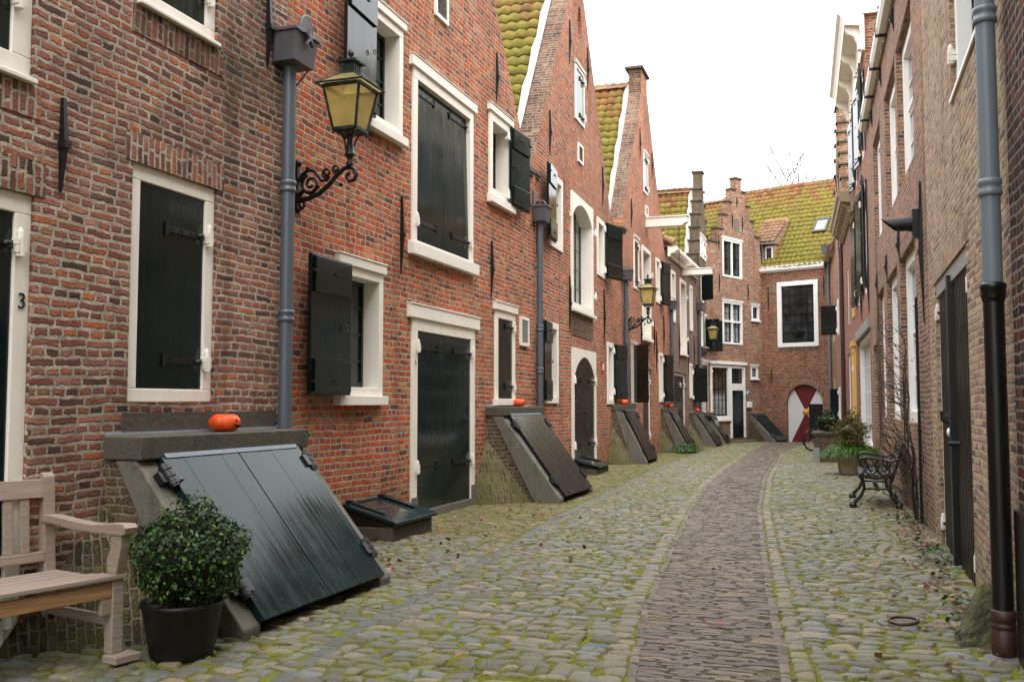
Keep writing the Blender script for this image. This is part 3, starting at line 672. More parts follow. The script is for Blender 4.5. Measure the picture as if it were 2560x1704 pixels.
# =================================================================== left row
# ---- first house (door 3, tall shuttered window)
H = L1 = House((-4.42, -4), (-4.42, 7.1), 'dark purple brown brick house behind the wooden bench, numbered 3')
w = H.window(7.0, 8.43, .02, 2.60, fw=.115, recess=.02, deep=.16, fill='door', name='door', bot=.04, hz=(.22, 2.30), strap=.3, leaves=1)
text('3', .13, (8.372, .014, 1.94), H.e, 'iron', 'house_number')
H.window(7.0, 8.39, 3.27, 5.1, fw=.14, recess=.02, deep=.16, fill='shutter', hz=(3.72, 4.7), sill=(.0, .03))
w = H.window(9.245, 10.165, 1.41, 3.0, fw=.105, recess=.02, deep=.14, fill='shutter', bot=.09, hz=(1.70, 2.62), strap=.42)
H.window(9.24, 10.13, 4.10, 5.5, fw=.11, recess=.02, deep=.14, fill='shutter', sill=(.0, .03), hz=(4.42, 5.2))
H.lintel(9.17, 10.24, 3.002, 3.20, M['brick_brown']); H.lintel(7.0, 8.5, 2.602, 2.80, M['brick_brown']); H.lintel(9.2, 10.2, 3.87, 4.06, M['brick_brown']); H.lintel(7.0, 8.45, 3.05, 3.235, M['brick_brown'])
H.anchor(8.61, 2.66, 3.23); H.anchor(10.79, 4.15, 4.8)
mb = MB(); mb.box(9.2, 11.0, -.012, .02, 1.215, 1.34); mb.build('mortar_band', 'render', H.e)
H.pipe(11.03, 1.2, 4.24, r=.056, off=.075, collars=(2.12, 3.2), hop=(4.22, 4.46), hopw=.36, star=True)
H.finish([(0, -.6), (11.1, -.6), (11.1, 6.4), (5.5, 11.2), (0, 6.4)], 'brick_brown')
gable_roof(H, 0, 6.3, 5.5, 11.2, 11.1, 6.3, seed=1, flash=False)

# ---- second house (big double loading doors, number 5)
H = L2 = House((-4.9, 7.1), (-4.9, 15.74), 'orange red brick warehouse house with double doors numbered 5 below tall glossy loading shutters')
w = H.window(1.76, 2.80, 1.48, 2.84, fw=.10, deep=.24, cols=2, rows=4, sill=(.03, .10), lintel=(.03, .10))
H.open_shutter(w, 1.84, 1.48, 2.83, .80, -1, 0, .14)
w = H.window(2.27, 3.28, 4.52, 5.82, fw=.10, deep=.24, cols=2, rows=4, sill=(.04, .10), lintel=(.04, .09))
H.open_shutter(w, 2.36, 4.5, 5.86, .74, -1, 3, .14)
w = H.window(3.60, 5.70, .03, 2.43, fw=.15, deep=.12, fill='door', leaves=2, bot=.0, lintel=(.12, .16), hz=(.62, 2.08), strap=.62)
text('5', .085, (3.675, -.036, 1.86), H.e, 'iron', 'house_number')
mb = MB(); mb.box(3.59, 5.72, -.05, .2, -.05, .10); mb.box(3.585, 3.745, -.045, -.031, .101, .28); mb.box(5.555, 5.715, -.045, -.031, .101, .28); mb.build('threshold', 'stone', H.e)
w = H.window(3.58, 5.62, 3.34, 5.50, fw=.13, deep=.18, tilt=.05, fill='shutter', leaves=2, sill=(.09, .15), lintel=(.08, .13), hz=(3.62, 5.25), strap=.62, bot=.04, leafmat='green')
w = H.window(6.30, 7.28, 4.48, 5.74, fw=.13, deep=.26, cols=2, rows=4, sill=(.06, .12), lintel=(.05, .10))
H.open_shutter(w, 7.10, 4.46, 5.70, .76, 1, 4, .10)
w = H.window(6.56, 7.48, 1.47, 2.80, fw=.12, deep=.12, fill='shutter', sill=(.06, .10), lintel=(.06, .11), bot=.0, hz=(1.66, 2.57), leafmat='green2')
H.vent(7.76, 8.20, 2.33, 2.80); H.vent(4.25, 4.68, 6.40, 7.05)
for a in ((3.30, 2.91, 3.84), (6.65, 5.96, 6.73), (6.42, 2.95, 3.80), (1.3, 6.0, 6.8)): H.anchor(*a)
H.pipe(8.60, 1.33, 4.48, r=.055, off=.09, collars=(1.95, 2.66), hop=(4.46, 4.70), hopw=.33)
H.finish([(0, -.6), (8.64, -.6), (8.64, 5.25), (8.2, 5.35), (4.66, 10.05), (1.6, 6.6), (0, 6.6)], 'brick_orange', eave=5.0)
gable_roof(H, .2, 6.0, 4.66, 10.05, 8.25, 5.3, seed=2, flash=False)
kneeler(H, 7.95, 8.5, 5.33)

# ---- third house
H = L3 = House((-4.98, 15.74), (-5.3, 24.64), 'red orange brick gable house with an arched double door and tall round headed window')
w = H.window(1.25, 2.21, 4.28, 5.66, fw=.12, deep=.26, cols=2, rows=4); H.open_shutter(w, 1.33, 4.32, 5.66, .76, -1, 4, .12); H.lintel(1.15, 2.3, 5.67, 5.86, M['brick_orange2'])
w = H.window(2.95, 5.05, 3.30, 5.66, fw=.14, deep=.30, cols=4, rows=5, arch=.30, sill=(.04, .06), pane='milky'); H.lintel(2.85, 5.15, 5.67, 5.88, M['brick_orange2'])
for z in (3.75, 5.15): H.hinge(w, 5.12, z, 1, -.02, .02); H.hinge(w, 2.88, z, 0, -.02, .02)
w = H.window(5.52, 6.36, 4.28, 5.60, fw=.12, deep=.26, cols=2, rows=4); H.open_shutter(w, 6.30, 4.30, 5.60, .80, 1, 17, .08); H.lintel(5.42, 6.45, 5.61, 5.80, M['brick_orange2'])
w = H.window(.86, 1.84, 1.40, 2.88, fw=.12, deep=.26, cols=2, rows=4); H.open_shutter(w, .95, 1.44, 2.84, .66, -1, 4, .12); H.lintel(.76, 1.94, 2.89, 3.08, M['brick_orange2'])
w = H.window(2.98, 5.28, .06, 2.52, fw=.16, deep=.16, fill='door', leaves=2, arch=.42, bot=.0, hz=(.55, 1.86), strap=.55, leafmat='green2'); H.lintel(2.88, 5.38, 2.53, 2.74, M['brick_orange2'])
mb = MB(); mb.box(2.90, 5.34, -.10, .2, -.1, .055); mb.build('threshold', 'stone', H.e)
mb = MB(); mb.lathe([(.0, 0), (.02, .0), (.03, .03), (.02, .05), (0, .055)], (0, 0, 0), 8); k = mb.build('door_knob', 'iron', H.e); k.location = (4.2, -.02, 1.2); k.rotation_euler = (R(90), 0, 0)
mb = MB(); mb.box(2.95, 5.05, -.012, .02, 2.76, 3.22); mb.build('brick_panel', 'brick_rake', H.e)
w = H.window(6.62, 7.38, 1.38, 2.84, fw=.12, deep=.26, cols=2, rows=4); H.open_shutter(w, 7.32, 1.50, 2.82, .74, 1, 12, .08); H.lintel(6.52, 7.48, 2.85, 3.03, M['brick_orange2'])
w = H.window(3.36, 4.22, 7.24, 8.40, fw=.07, deep=.1, fill='shutter', lintel=(.02, .05), hz=(7.42, 8.2)); H.vent(3.6, 4.06, 6.40, 6.80)
n = 16; ov = [(3.88+.17*math.cos(2*math.pi*i/n), 9.42+.36*math.sin(2*math.pi*i/n)) for i in range(n)]; H.hole(ov)
mb = MB(); mb.add([(p[0], .12, p[1]) for p in ov], [tuple(range(n))]); mb.build('oval_niche', 'brick_rake', H.e)
for a in ((2.82, 2.80, 3.92), (6.28, 2.68, 4.03), (2.91, 8.21, 9.12), (4.62, 8.18, 9.15), (1.28, 5.95, 6.79), (6.2, 5.98, 6.90), (.35, 4.0, 4.9)): H.anchor(*a)
mb = MB(); mb.box(6.0, 6.2, -.02, -.002, 2.12, 2.34); sg = mb.build('nameplate', 'redsign', H.e); mb = MB(); mb.box(6.03, 6.17, -.024, -.0201, 2.16, 2.30); mb.build('plate_face', 'white', sg)
H.pipe(8.80, 1.34, 4.56, r=.055, off=.09, collars=(2.1, 2.95), hop=(4.54, 4.78), hopw=.33)
H.finish([(0, -.6), (8.91, -.6), (8.91, 5.2), (7.6, 5.35), (3.76, 10.86), (.02, 5.40), (0, 5.2)], 'brick_orange2', eave=5.0)
gable_roof(H, -.25, 5.02, 3.76, 10.86, 7.7, 5.25, seed=3)
kneeler(H, -.1, .5, 5.42)

# ---- fourth house
H = L4 = House((-5.3, 24.64), (-5.42, 32.4), 'orange brick gable house topped by a square brick pier, with a hoist beam')
w = H.window(1.40, 2.14, 4.52, 5.92, fw=.09, deep=.12, fill='shutter', hz=(4.75, 5.7), leafmat='green2', lintel=(.03, .06))
w = H.window(2.64, 4.06, 3.28, 5.90, fw=.13, deep=.30, cols=3, rows=5, sill=(.04, .10), pane='milky'); H.lintel(2.54, 4.16, 5.91, 6.10, M['brick_orange'])
for z in (3.75, 5.2): H.hinge(w, 4.13, z, 1, -.02, .02)
w = H.window(2.68, 4.16, .02, 2.40, fw=.10, recess=.06, deep=.12, fill='door', bot=0, hz=(.45, 2.02), leafmat='brownpaint', strap=.55); H.lintel(2.6, 4.26, 2.41, 2.60, M['brick_orange'])
w = H.window(5.02, 5.74, 4.50, 5.88, fw=.10, deep=.26, cols=2, rows=4); H.open_shutter(w, 5.72, 4.48, 5.86, .7, 1, 12, .1)
w = H.window(5.46, 6.18, 1.44, 2.98, fw=.10, deep=.26, cols=2, rows=4); H.open_shutter(w, 6.14, 1.46, 2.94, .7, 1, 12, .1)
w = H.window(.95, 1.66, 1.40, 2.98, fw=.10, deep=.26, cols=2, rows=4, lintel=(.03, .06)); H.open_shutter(w, 1.02, 1.42, 2.94, .82, -1, 35, .1)
w = H.window(3.02, 3.72, 7.50, 8.68, fw=.06, deep=.1, fill='shutter', lintel=(.02, .05), hz=(7.66, 8.5)); H.vent(3.26, 3.70, 6.86, 7.16)
for a in ((2.43, 2.77, 3.85), (4.6, 2.8, 3.9), (5.0, 2.3, 3.6), (6.45, 3.0, 4.2), (2.5, 8.3, 9.2), (4.5, 8.2, 9.0), (1.1, 6.1, 6.9)): H.anchor(*a)
mb = MB(); mb.prism([(-1.20, 6.60), (-1.22, 6.70), (-1.18, 6.78), (.1, 6.78), (.1, 6.52), (-1.05, 6.52), (-1.10, 6.55), (-1.12, 6.59)], 0, 3.34, 3.56); mb.box(3.31, 3.59, -1.24, .02, 6.781, 6.81)
b = mb.build('hoist_beam', 'cream', H.e, .006)
mb = MB()
for i in range(15):
    z = 6.46-i*.065; mb.torus((3.45, -.95, z), .028, .008, 1 if i % 2 else 0, 10, 5)
mb.tube([(3.45+.045*math.sin(t*.6), -.95, 5.46-.045*(1-math.cos(t*.6))) for t in range(8)], .009, 6); mb.build('hoist_chain', 'iron', b)
H.pipe(7.66, 1.15, 4.55, r=.055, off=.09, collars=(1.9, 3.1), hop=(4.50, 4.76), hopw=.36)
pier = [(7.76, 5.3), (7.4, 5.45), (3.80, 10.55), (3.80, 11.05), (2.80, 11.05), (2.80, 10.35), (.0, 6.2)]
H.finish([(0, -.6), (7.76, -.6)]+pier, 'brick_orange', eave=5.1)
mb = MB(); mb.box(2.72, 3.88, -.07, .46, 11.05, 11.13); mb.build('cap_stone', 'cap', H.e, .01)
gable_roof(H, -.35, 5.45, 3.3, 10.95, 7.5, 5.2, seed=4)
kneeler(H, -.12, .3, 5.95)

# ---- fifth house: plum brick with white cornice
H = L5 = House((-5.43, 32.4), (-5.43, 39.1), 'low plum brick house with white cornice and orange ridge tiles')
for a, b, c, d in ((.38, 1.24, 4.16, 5.92), (4.62, 5.30, 4.14, 5.88)): H.window(a, b, c, d, fw=.11, recess=.0, deep=.24, cols=2, rows=4)
w = H.window(2.28, 3.70, 3.18, 5.86, fw=.13, deep=.30, cols=2, rows=4, sill=(.04, .08))
for z in (3.75, 5.3): H.hinge(w, 3.77, z, 1, -.02, .02)
w = H.window(.5, 3.46, -.12, 2.47, fw=.10, recess=.05, deep=.14, fill='door', leaves=3, bot=0, hz=(.5, 2.05), strap=.4, leafmat='green2'); H.lintel(.4, 3.56, 2.48, 2.66, M['brick_plum'])
w = H.window(4.38, 5.05, 1.60, 2.90, fw=.10, deep=.24, cols=2, rows=4); H.open_shutter(w, 5.1, 1.45, 2.75, .75, 1, 32, .1)
for a in ((2.0, 2.7, 4.2), (4.1, 2.5, 3.9), (5.6, 2.7, 4.0)): H.anchor(*a)
mb = MB(); mb.prism([(-.30, 6.62), (-.30, 6.50), (-.22, 6.40), (-.10, 6.38), (-.08, 6.28), (.0, 6.28), (.0, 6.62)], 0, -.15, 6.5); mb.build('cornice', 'cream', H.e)
mb = MB(); mb.box(2.97, 3.17, -1.06, .02, 6.04, 6.25); mb.box(2.94, 3.2, -1.09, .02, 6.251, 6.275); mb.build('hoist_beam', 'cream', H.e, .006)
H.pipe(6.60, 1.0, 5.1, r=.055, off=.10, collars=(2.0, 3.6), hop=(5.08, 5.34), hopw=.38)
mb = MB(); mb.tube([(6.60, -.10, 1.0), (6.63, -.16, .93), (6.9, -.35, .85), (7.0, -.42, .7)], .06, 10); mb.build('pipe_bend', 'blackpipe', H.e)
mb = MB(); mb.box(5.9, 6.25, -.16, -.01, 1.55, 2.9); mb.build('wall_box', 'green2', H.e, .006)
H.finish([(0, -.6), (6.7, -.6), (6.7, 6.6), (0, 6.6)], 'brick_plum', rake='brick_plum')
pantiles('roof', H.e, (-.1, -.15, 6.62), (1, 0, 0), (0, .85, .53), 29, 6, mat='clay', seed=51)
mb = MB(); mb.prism([(-.1, 6.6), (1.45, 7.58), (1.45, 6.6)], 0, -.12, 6.6); mb.build('roof_core', 'brick_rake', H.e)
mb = MB()
for i in range(4):
    q = i/4; mb.tube([(-.12, -.2+.42*i*.85, 6.72+.42*i*.53), (-.12, -.2+.42*(i+1)*.85, 6.70+.42*(i+1)*.53)], [.14, .11], 10)
mb.build('verge_tiles', 'clay', H.e)

# ---- sixth house: grey brown stepped gable seen edge-on
H = L6 = House((-5.43, 39.1), (-5.43, 43.1), 'narrow house with grey brown stepped gable seen edge on before the end of the lane')
uc = 1.98; st = [(1.98, 7.35), (1.66, 7.95), (1.34, 8.55), (1.02, 9.15), (.70, 9.75), (.42, 10.3), (.24, 11.05)]
H.window(1.0, 2.7, 7.4, 8.3, fw=.1, deep=.2, cols=2, rows=3, lintel=(.04, .08), fill='shutter', leaves=2, leafmat='white')
w = H.window(1.1, 1.9, 5.55, 6.95, fw=.1, deep=.2, cols=2, rows=3); H.open_shutter(w, 1.15, 5.6, 6.9, .6, -1, 55, .05)
w = H.window(.7, 1.5, 3.7, 5.15, fw=.09, deep=.2, cols=2, rows=3, sash='white', pane='milky'); w = H.window(2.1, 2.9, 3.7, 5.15, fw=.09, deep=.2, cols=2, rows=3, sash='white', pane='milky'); H.open_shutter(w, 2.85, 3.6, 4.9, .6, 1, 80, .05); H.open_shutter(w, 2.1, 3.75, 4.9, .6, -1, 75, .05)
for a in ((.7, 1.5), (2.1, 2.9)): H.lintel(a[0], a[1], 5.2, 5.36, M['brick_rake'], arch=.25)
H.window(.42, 2.85, .85, 3.12, fw=.12, deep=.14, cols=6, rows=6, sash='white', pane='milky', lintel=(.03, .1))
for a in ((.3, 6.6, 7.3), (3.2, 6.4, 7.2)): H.anchor(*a)
H.finish(step_gable(uc, st, 0, 4.0, -.6), 'brick_side', rake='brick_side', eave=7.0)
step_caps(H, uc, st, 0, 4.0)
gable_roof(H, -.25, 6.5, uc, 10.55, 4.1, 6.5, seed=6, y1=7.5)

# =================================================================== end of the lane
H = E1 = House((-5.43, 41.8), (-3.46, 46.02), 'stepped gable brick house closing the lane, with white shop window')
uc = 2.76; st = [(2.1, 8.35), (1.82, 8.98), (1.30, 9.66), (.95, 10.28), (.60, 10.88), (.24, 11.42)]
w = H.window(1.33, 2.95, 6.92, 8.60, fw=.10, deep=.14, cols=2, rows=4, mull=True, lintel=(.06, .08), mat='white', rail=.5); H.lintel(1.15, 3.1, 8.62, 8.84, M['brick_old'], arch=.22)
w = H.window(1.27, 2.91, 3.98, 5.86, fw=.10, deep=.14, cols=2, rows=4, mull=True, lintel=(.06, .07), mat='white', trans=4.98, curtain=.98, pane='clear'); H.lintel(1.1, 3.06, 5.95, 6.16, M['brick_old'], arch=.22)
H.window(3.74, 4.40, 5.16, 5.84, fw=.09, deep=.14, cols=2, rows=2, sill=(.05, .07), lintel=(.05, .07), mat='white'); H.window(3.58, 4.22, 2.52, 3.08, fw=.09, deep=.14, cols=1, rows=1, sill=(.05, .07), lintel=(.05, .07), mat='white', pane='milky')
w = H.window(.24, 1.80, .74, 3.08, fw=.14, deep=.14, cols=4, rows=6, mat='white', lintel=(.02, .0), sill=(.0, .1), rail=.55, pane='clear', curtain=.52)
mb = MB(); mb.lathe([(0, -.03), (.04, -.02), (.05, 0), (.04, .02), (0, .03)], (.55, .28, 2.80), 10); mb.lathe([(0, -.03), (.04, -.02), (.05, 0), (.04, .02), (0, .03)], (.85, .30, 2.80), 10); mb.build('lamp', 'bulb', w)
H.window(1.80, 3.08, 2.14, 3.08, fw=.14, deep=.14, cols=4, rows=3, mat='white', lintel=(.0, .0), name='transom_window')
H.window(1.80, 3.08, -.10, 2.14, fw=.17, deep=.20, fill='door', mat='white', bot=.0, name='door', hz=(.4, 1.7), strap=.2)
mb = MB(); mb.box(.18, 3.14, -.10, .0, 3.09, 3.22); mb.build('shop_cornice', 'white', H.e)
mb = MB(); mb.box(1.7, 3.25, -.55, .0, -.35, -.20); mb.build('step', 'stone', H.e, .01)
mb = MB(); mb.lathe([(.0, 0), (.17, 0), (.17, .012), (0, .013)], (0, 0, 0), 20); s_ = mb.build('round_sign', 'blue', H.e); s_.location = (3.27, -.004, 1.86); s_.rotation_euler = (R(90), 0, 0)
mb = MB(); mb.add([(-.15, -.02, .02), (.15, .05, .02), (.12, .10, .02), (-.15, .05, .02)], [(0, 1, 2, 3)]); mb.add([(-.03, -.15, .021), (.04, -.15, .021), (.03, .15, .021), (-.02, .15, .021)], [(0, 1, 2, 3)]); mb.build('sign_mark', 'white', s_)
mb = MB(); mb.box(3.20, 3.50, -.12, .0, 1.22, 1.48); mb.build('letter_box', 'white', H.e, .008)
for a in ((1.05, 6.2, 7.0), (1.05, 8.0, 8.7), (3.45, 6.0, 6.8), (2.6, 10.1, 10.6), (2.2, 9.1, 9.8), (3.05, 9.05, 9.75)): H.anchor(*a)
mb = MB(); mb.box(2.38, 2.78, -.01, .02, 9.0, 9.6); mb.build('gable_tablet', 'stone', H.e)
H.lintel(3.4, 4.5, 2.06, 2.28, M['brick_old2'], arch=.12)
H.finish(step_gable(uc, st, 0, 4.66, -.6), 'brick_old', rake='brick_old', eave=7.9, depth=5., back=.28)
step_caps(H, uc, st, 0, 4.66, .31)
gable_roof(H, -.2, 7.6, uc, 10.7, 4.9, 8.2, seed=8, y0=.28, y1=6.5, drop=.2, flash=False)

H = E2 = House((-3.46, 46.02), (-.07, 44.72), 'brick gatehouse with big white window over an arched red and white gate')
w = H.window(.76, 2.68, 3.93, 6.88, fw=.20, deep=.14, cols=5, rows=6, mat='white', pane='glass', rail=.5, bar=.03)
H.lintel(.66, 2.8, 6.89, 7.08, M['brick_old2']); H.lintel(.8, 2.66, 3.72, 3.90, M['brick_rake'])
# gate arch
gx0, gx1, gs, gt = 1.14, 2.80, 1.42, 2.24; gm = (gx0+gx1)/2; n = 16
def garc(k): q = math.pi*k/n; return (gm+(gx1-gx0)/2*math.cos(q), gs+(gt-gs)*math.sin(q))
H.hole([(gx0, -.5), (gx1, -.5)]+[garc(k) for k in range(n+1)])
g_ = MB(); gy = .14; zb = -.34
def half(poly, mi): g_.add([(p[0], gy, p[1]) for p in poly], [tuple(range(len(poly)))], mi)
zc = 1.02; A = [garc(k) for k in range(n+1)]
def hy(x, s): return zc+s*(abs(x-gm)/.62)*1.18       # edge of the hourglass
# white left and right fields, red top and bottom
tl = [p for p in A if p[0] < gm and p[1] < hy(p[0], 1)]; tr = [p for p in A if p[0] > gm and p[1] < hy(p[0], 1)]; tt = [p for p in A if p[1] >= hy(p[0], 1)]
def ex(p0, p1):
    for i in range(40):
        m = ((p0[0]+p1[0])/2, (p0[1]+p1[1])/2)
        if (m[1]-hy(m[0], 1))*(p0[1]-hy(p0[0], 1)) > 0: p0 = m
        else: p1 = m
    return p0
iR = ex(tt[0], tr[-1]); iL = ex(tt[-1], tl[0]); bl = (max(gx0, gm-(zc-zb)/1.18*.62), zb); br = (min(gx1, gm+(zc-zb)/1.18*.62), zb)
half([(gm, zc), iR]+tt+[iL], 1); half([(gm, zc), iL]+tl+[(gx0, zb), bl], 0); half([(gm, zc), br, (gx1, zb)]+tr+[iR], 0); half([(gm, zc), bl, br], 1)
gate = g_.build('gate', ['gatewhite', 'oxblood'], H.e, fix=False)
mb = MB(); mb.lathe([(.0, 0), (.14, 0), (.14, .03), (0, .031)], (0, 0, 0), 20); d_ = mb.build('gate_boss', 'orangedisc', gate); d_.location = (gm, gy-.003, zc); d_.rotation_euler = (R(90), 0, 0)
mb = MB(); mb.box(gm+.14, gx1-.02, gy-.02, gy-.004, zb, 1.38); mb.build('wicket_opening', 'black', gate)  # black panel standing in for the darkness of the open wicket
mb = MB()
for k in range(26):
    def AP(k, r): q = math.pi*(k/26); return (gm+((gx1-gx0)/2+r)*math.cos(q), gs+(gt-gs+r)*math.sin(q))
    mb.prism([AP(k+.06, .0), AP(k+.94, .0), AP(k+.94, .24), AP(k+.06, .24)], 1, -.012, .05, 0, 1)
mb.build('gate_arch', 'brick_old', H.e)
mb = MB(); mb.prism([(-.16, 7.62), (-.16, 7.44), (-.08, 7.36), (.0, 7.34), (.0, 7.62)], 0, -.02, 3.02); mb.build('eaves_board', 'white', H.e)
for a in ((.35, 5.6, 6.7), (2.95, 6.1, 7.0), (.45, 2.2, 3.0)): H.anchor(*a)
mb = MB(); mb.box(.42, .66, -.008, .01, 6.2, 6.6); mb.build('brick_patch', 'redsign', H.e) if False else None
H.pipe(3.20, .3, 7.95, r=.055, off=.10, mat='bluegrey', collars=(2.4, 4.2), hop=(7.93, 8.3), hopw=.48, back=False)
H.finish([(0, -.6), (3.64, -.6), (3.64, 7.6), (0, 7.6)], 'brick_old2', rake='brick_old2', depth=5.)
sl = (0, .643, .766); nv = 20
pantiles('roof', H.e, (-3.6, -.12, 7.55), (1, 0, 0), sl, 34, nv, seed=9, clip=lambda x, y: x > 2.9-y*.62)
mb = MB(); mb.add([(-.75, -.05, 7.5), (4.4, -.05, 7.5), (4.4, 3.7, 11.97), (-3.6, 3.7, 11.97)], [(0, 1, 2, 3)]); mb.build('roof_boards', 'brownpaint', H.e)
rb = MB()
for i in range(23): x = -3.7+i*.36; rb.add([(xx, 3.78+.13*math.cos(math.pi*k/6), 12.06+.10*math.sin(math.pi*k/6)+(.02 if q else 0)) for q, xx in ((1, x), (0, x+.39)) for k in range(7)], [(k, k+1, k+8, k+7) for k in range(6)], 0, True)
rb.build('ridge_tiles', 'darkstone', H.e)
# skylight lying in the roof
def RP(u, v, h): return (u, -.12+.643*v-.766*h, 7.55+.766*v+.643*h)
mb = MB()
for a, b, c, d in ((2.0, 2.65, 2.05, 2.15), (2.0, 2.65, 2.85, 2.98), (2.0, 2.08, 2.151, 2.849), (2.57, 2.65, 2.151, 2.849)): mb.hexa([RP(a, c, .05), RP(b, c, .05), RP(b, d, .05), RP(a, d, .05), RP(a, c, .16), RP(b, c, .16), RP(b, d, .16), RP(a, d, .16)])
sk = mb.build('skylight', 'darkstone', H.e); mb = MB(); mb.add([RP(2.08, 2.15, .13), RP(2.57, 2.15, .13), RP(2.57, 2.85, .13), RP(2.08, 2.85, .13)], [(0, 1, 2, 3)]); mb.build('pane', 'milky', sk)
# small shed dormer against the gable house
mb = MB(); mb.box(-.55, .52, .30, 2.2, 7.3, 8.78); d_ = mb.build('dormer', 'brick_old', H.e)
mb = MB(); mb.box(.10, .46, .27, .298, 7.75, 8.62); f_ = mb.build('dormer_window', 'white', d_)
mb = MB(); mb.box(.16, .40, .262, .269, 7.82, 8.54); mb.build('dormer_pane', 'glass', d_)
pantiles('dormer_roof', d_, (-.6, .1, 8.80), (1, 0, 0), (0, .78, .62), 5, 7, mat='clay', seed=91)
mb = MB(); mb.prism([(.18, 8.72), (2.2, 10.3), (2.2, 8.7)], 0, -.58, .58); mb.build('dormer_cheek', 'brick_old', d_)
mb = MB(); mb.tube([(-.65, .08, 8.74), (.62, .08, 8.72)], .05, 8); mb.tube([(-.02, .12, 8.7), (-.02, .24, 8.5), (-.02, .24, 7.5), (.35, -.02, 7.4)], .045, 8); mb.build('gutter', 'bluegrey', d_)

# =================================================================== right row (local x runs back towards the camera)
H = R0 = House((.9, 6.0), (.9, -4), 'dark red brick house nearest the camera beyond the grey drainpipe, with black tarred plinth')
mb = MB(); mb.box(.0, 10.0, -.03, .02, -.3, .82); mb.build('plinth', 'blackpipe', H.e, .01)
H.finish([(0, -.6), (10.0, -.6), (10.0, 11.5), (0, 11.5)], 'brick_dark', rake='brick_dark')  # unseen upper wall made taller to block sky from the near hatch and corner
H = R1 = House((.9, 11.4), (.9, 6.0), 'yellow tan brick house with tall dark boarded double gate')
w = H.window(.72, 3.38, -.03, 2.60, fw=.05, recess=.035, deep=.14, fill='door', leaves=2, bot=0, hz=(.22, 2.30), strap=.6, leafmat='brownpaint', name='gateway', mat='cream')
mb = MB()
for k in range(22):
    x = .86+k*.112
    if abs(x-2.05) > .08: mb.box(x, x+.030, .027, .054, .0, 2.48)
mb.build('board_ribs', 'brownpaint', w)
mb = MB(); mb.box(1.99, 2.11, -.02, .053, .0, 2.52); mb.build('closing_post', 'blackpipe', w)
mb = MB(); mb.box(1.5, 1.98, -.01, .026, 1.28, 1.31); mb.tube([(1.75, .03, 1.2), (1.75, -.06, 1.25), (1.75, -.06, 1.33)], .012, 6); mb.tube([(2.3, .03, 1.06), (2.3, -.06, 1.06)], .02, 8); mb.lathe([(0, 0), (.03, .0), (.03, .02), (0, .02)], (1.8, .06, 1.1), 10); mb.build('gate_latch', 'iron', w)
mb = MB(); mb.lathe([(.0, 0), (.035, 0), (.045, .03), (.03, .05), (0, .055)], (0, 0, 0), 10); k = mb.build('door_knob', 'white', w); k.location = (1.78, .03, 1.14); k.rotation_euler = (R(90), 0, 0)
H.lintel(.5, 3.55, 2.602, 2.82, M['brick_tan'])
mb = MB(); mb.box(.725, 3.375, .012, .034, 2.46, 2.598); mb.build('head_board', 'grille', w)
w = H.window(2.72, 4.60, 3.90, 6.0, fw=.10, recess=.04, deep=.16, cols=3, rows=5, mat='white', sill=(.0, .04)); H.hinge(w, 2.80, 4.25, 0, .03, .02)
H.lintel(2.6, 4.7, 6.0, 6.2, M['brick_tan'])
H.pipe(5.33, 2.06, 10.4, r=.053, off=.085, mat='bluegrey', collars=(2.62, 3.62, 5.2), lower=(.10, 2.08))
H.finish([(0, -.6), (5.4, -.6), (5.4, 10.5), (0, 10.5)], 'brick_tan', rake='brick_tan', reveal=.3)  # unseen upper wall raised as well, to keep sky out of the hatch reflections
H = R2 = House((.587, 21.8), (.9, 11.4), 'brown brick house with deep set tall white windows and white eaves gutter')
for (a, b) in ((7.25, 9.3), (4.95, 6.95), (1.95, 3.8)):
    H.window(a, b, 4.38, 6.35, fw=.16, recess=.08, deep=.10, cols=2, rows=4, mat='white', sash='white', rail=.55, pane='milky'); H.lintel(a-.1, b+.1, 6.352, 6.56, M['brick_taupe'])
for (a, b) in ((7.0, 9.1), (4.5, 6.55), (2.3, 3.9)):
    H.window(a, b, 1.15, 3.42, fw=.16, recess=.08, deep=.10, cols=2, rows=4, mat='white', sash='white', rail=.55, pane='milky'); H.lintel(a-.1, b+.1, 3.422, 3.63, M['brick_taupe'])
H.window(.75, 1.85, .0, 2.55, fw=.13, recess=.08, deep=.12, fill='door', name='door', mat='white', bot=.0, leafmat='white'); H.lintel(.65, 1.95, 2.552, 2.75, M['brick_taupe'])
for a in ((7.15, 3.40, 3.83), (4.82, 3.40, 3.82), (2.42, 3.4, 3.81), (9.98, 2.3, 3.9), (7.1, 6.7, 7.05), (4.5, 6.7, 7.05), (2.0, 6.7, 7.05)): H.anchor(*a)
mb = MB(); mb.tube([(9.86, .0, 3.44), (9.86, -.20, 3.44)], .078, 16); mb.tube([(9.86, -.1, 3.44), (9.86, -.14, 3.44)], .086, 16)
o_ = len(mb.v); n = 16
mb.add([(9.86+.078*math.cos(2*math.pi*i/n), -.20, 3.44+.078*math.sin(2*math.pi*i/n)) for i in range(n)]+[(9.86+.078*math.cos(2*math.pi*i/n), -.25-.10*(1+math.sin(2*math.pi*i/n))*.9, 3.44+.078*math.sin(2*math.pi*i/n)) for i in range(n)], [(i, (i+1) % n, (i+1) % n+n, i+n) for i in range(n)], 0, True)
mb.add([(9.86+.07*math.cos(2*math.pi*i/n), -.22, 3.44+.07*math.sin(2*math.pi*i/n)) for i in range(n)], [tuple(range(n))]); mb.box(9.78, 9.94, -.10, -.0, 3.28, 3.60); mb.build('flue_pipe', 'blackpipe', H.e)
mb = MB()
for x in (9.58, 9.66, 9.74, 9.82): mb.tube([(x, -.06, .05), (x, -.06, 2.62)], .005, 5)
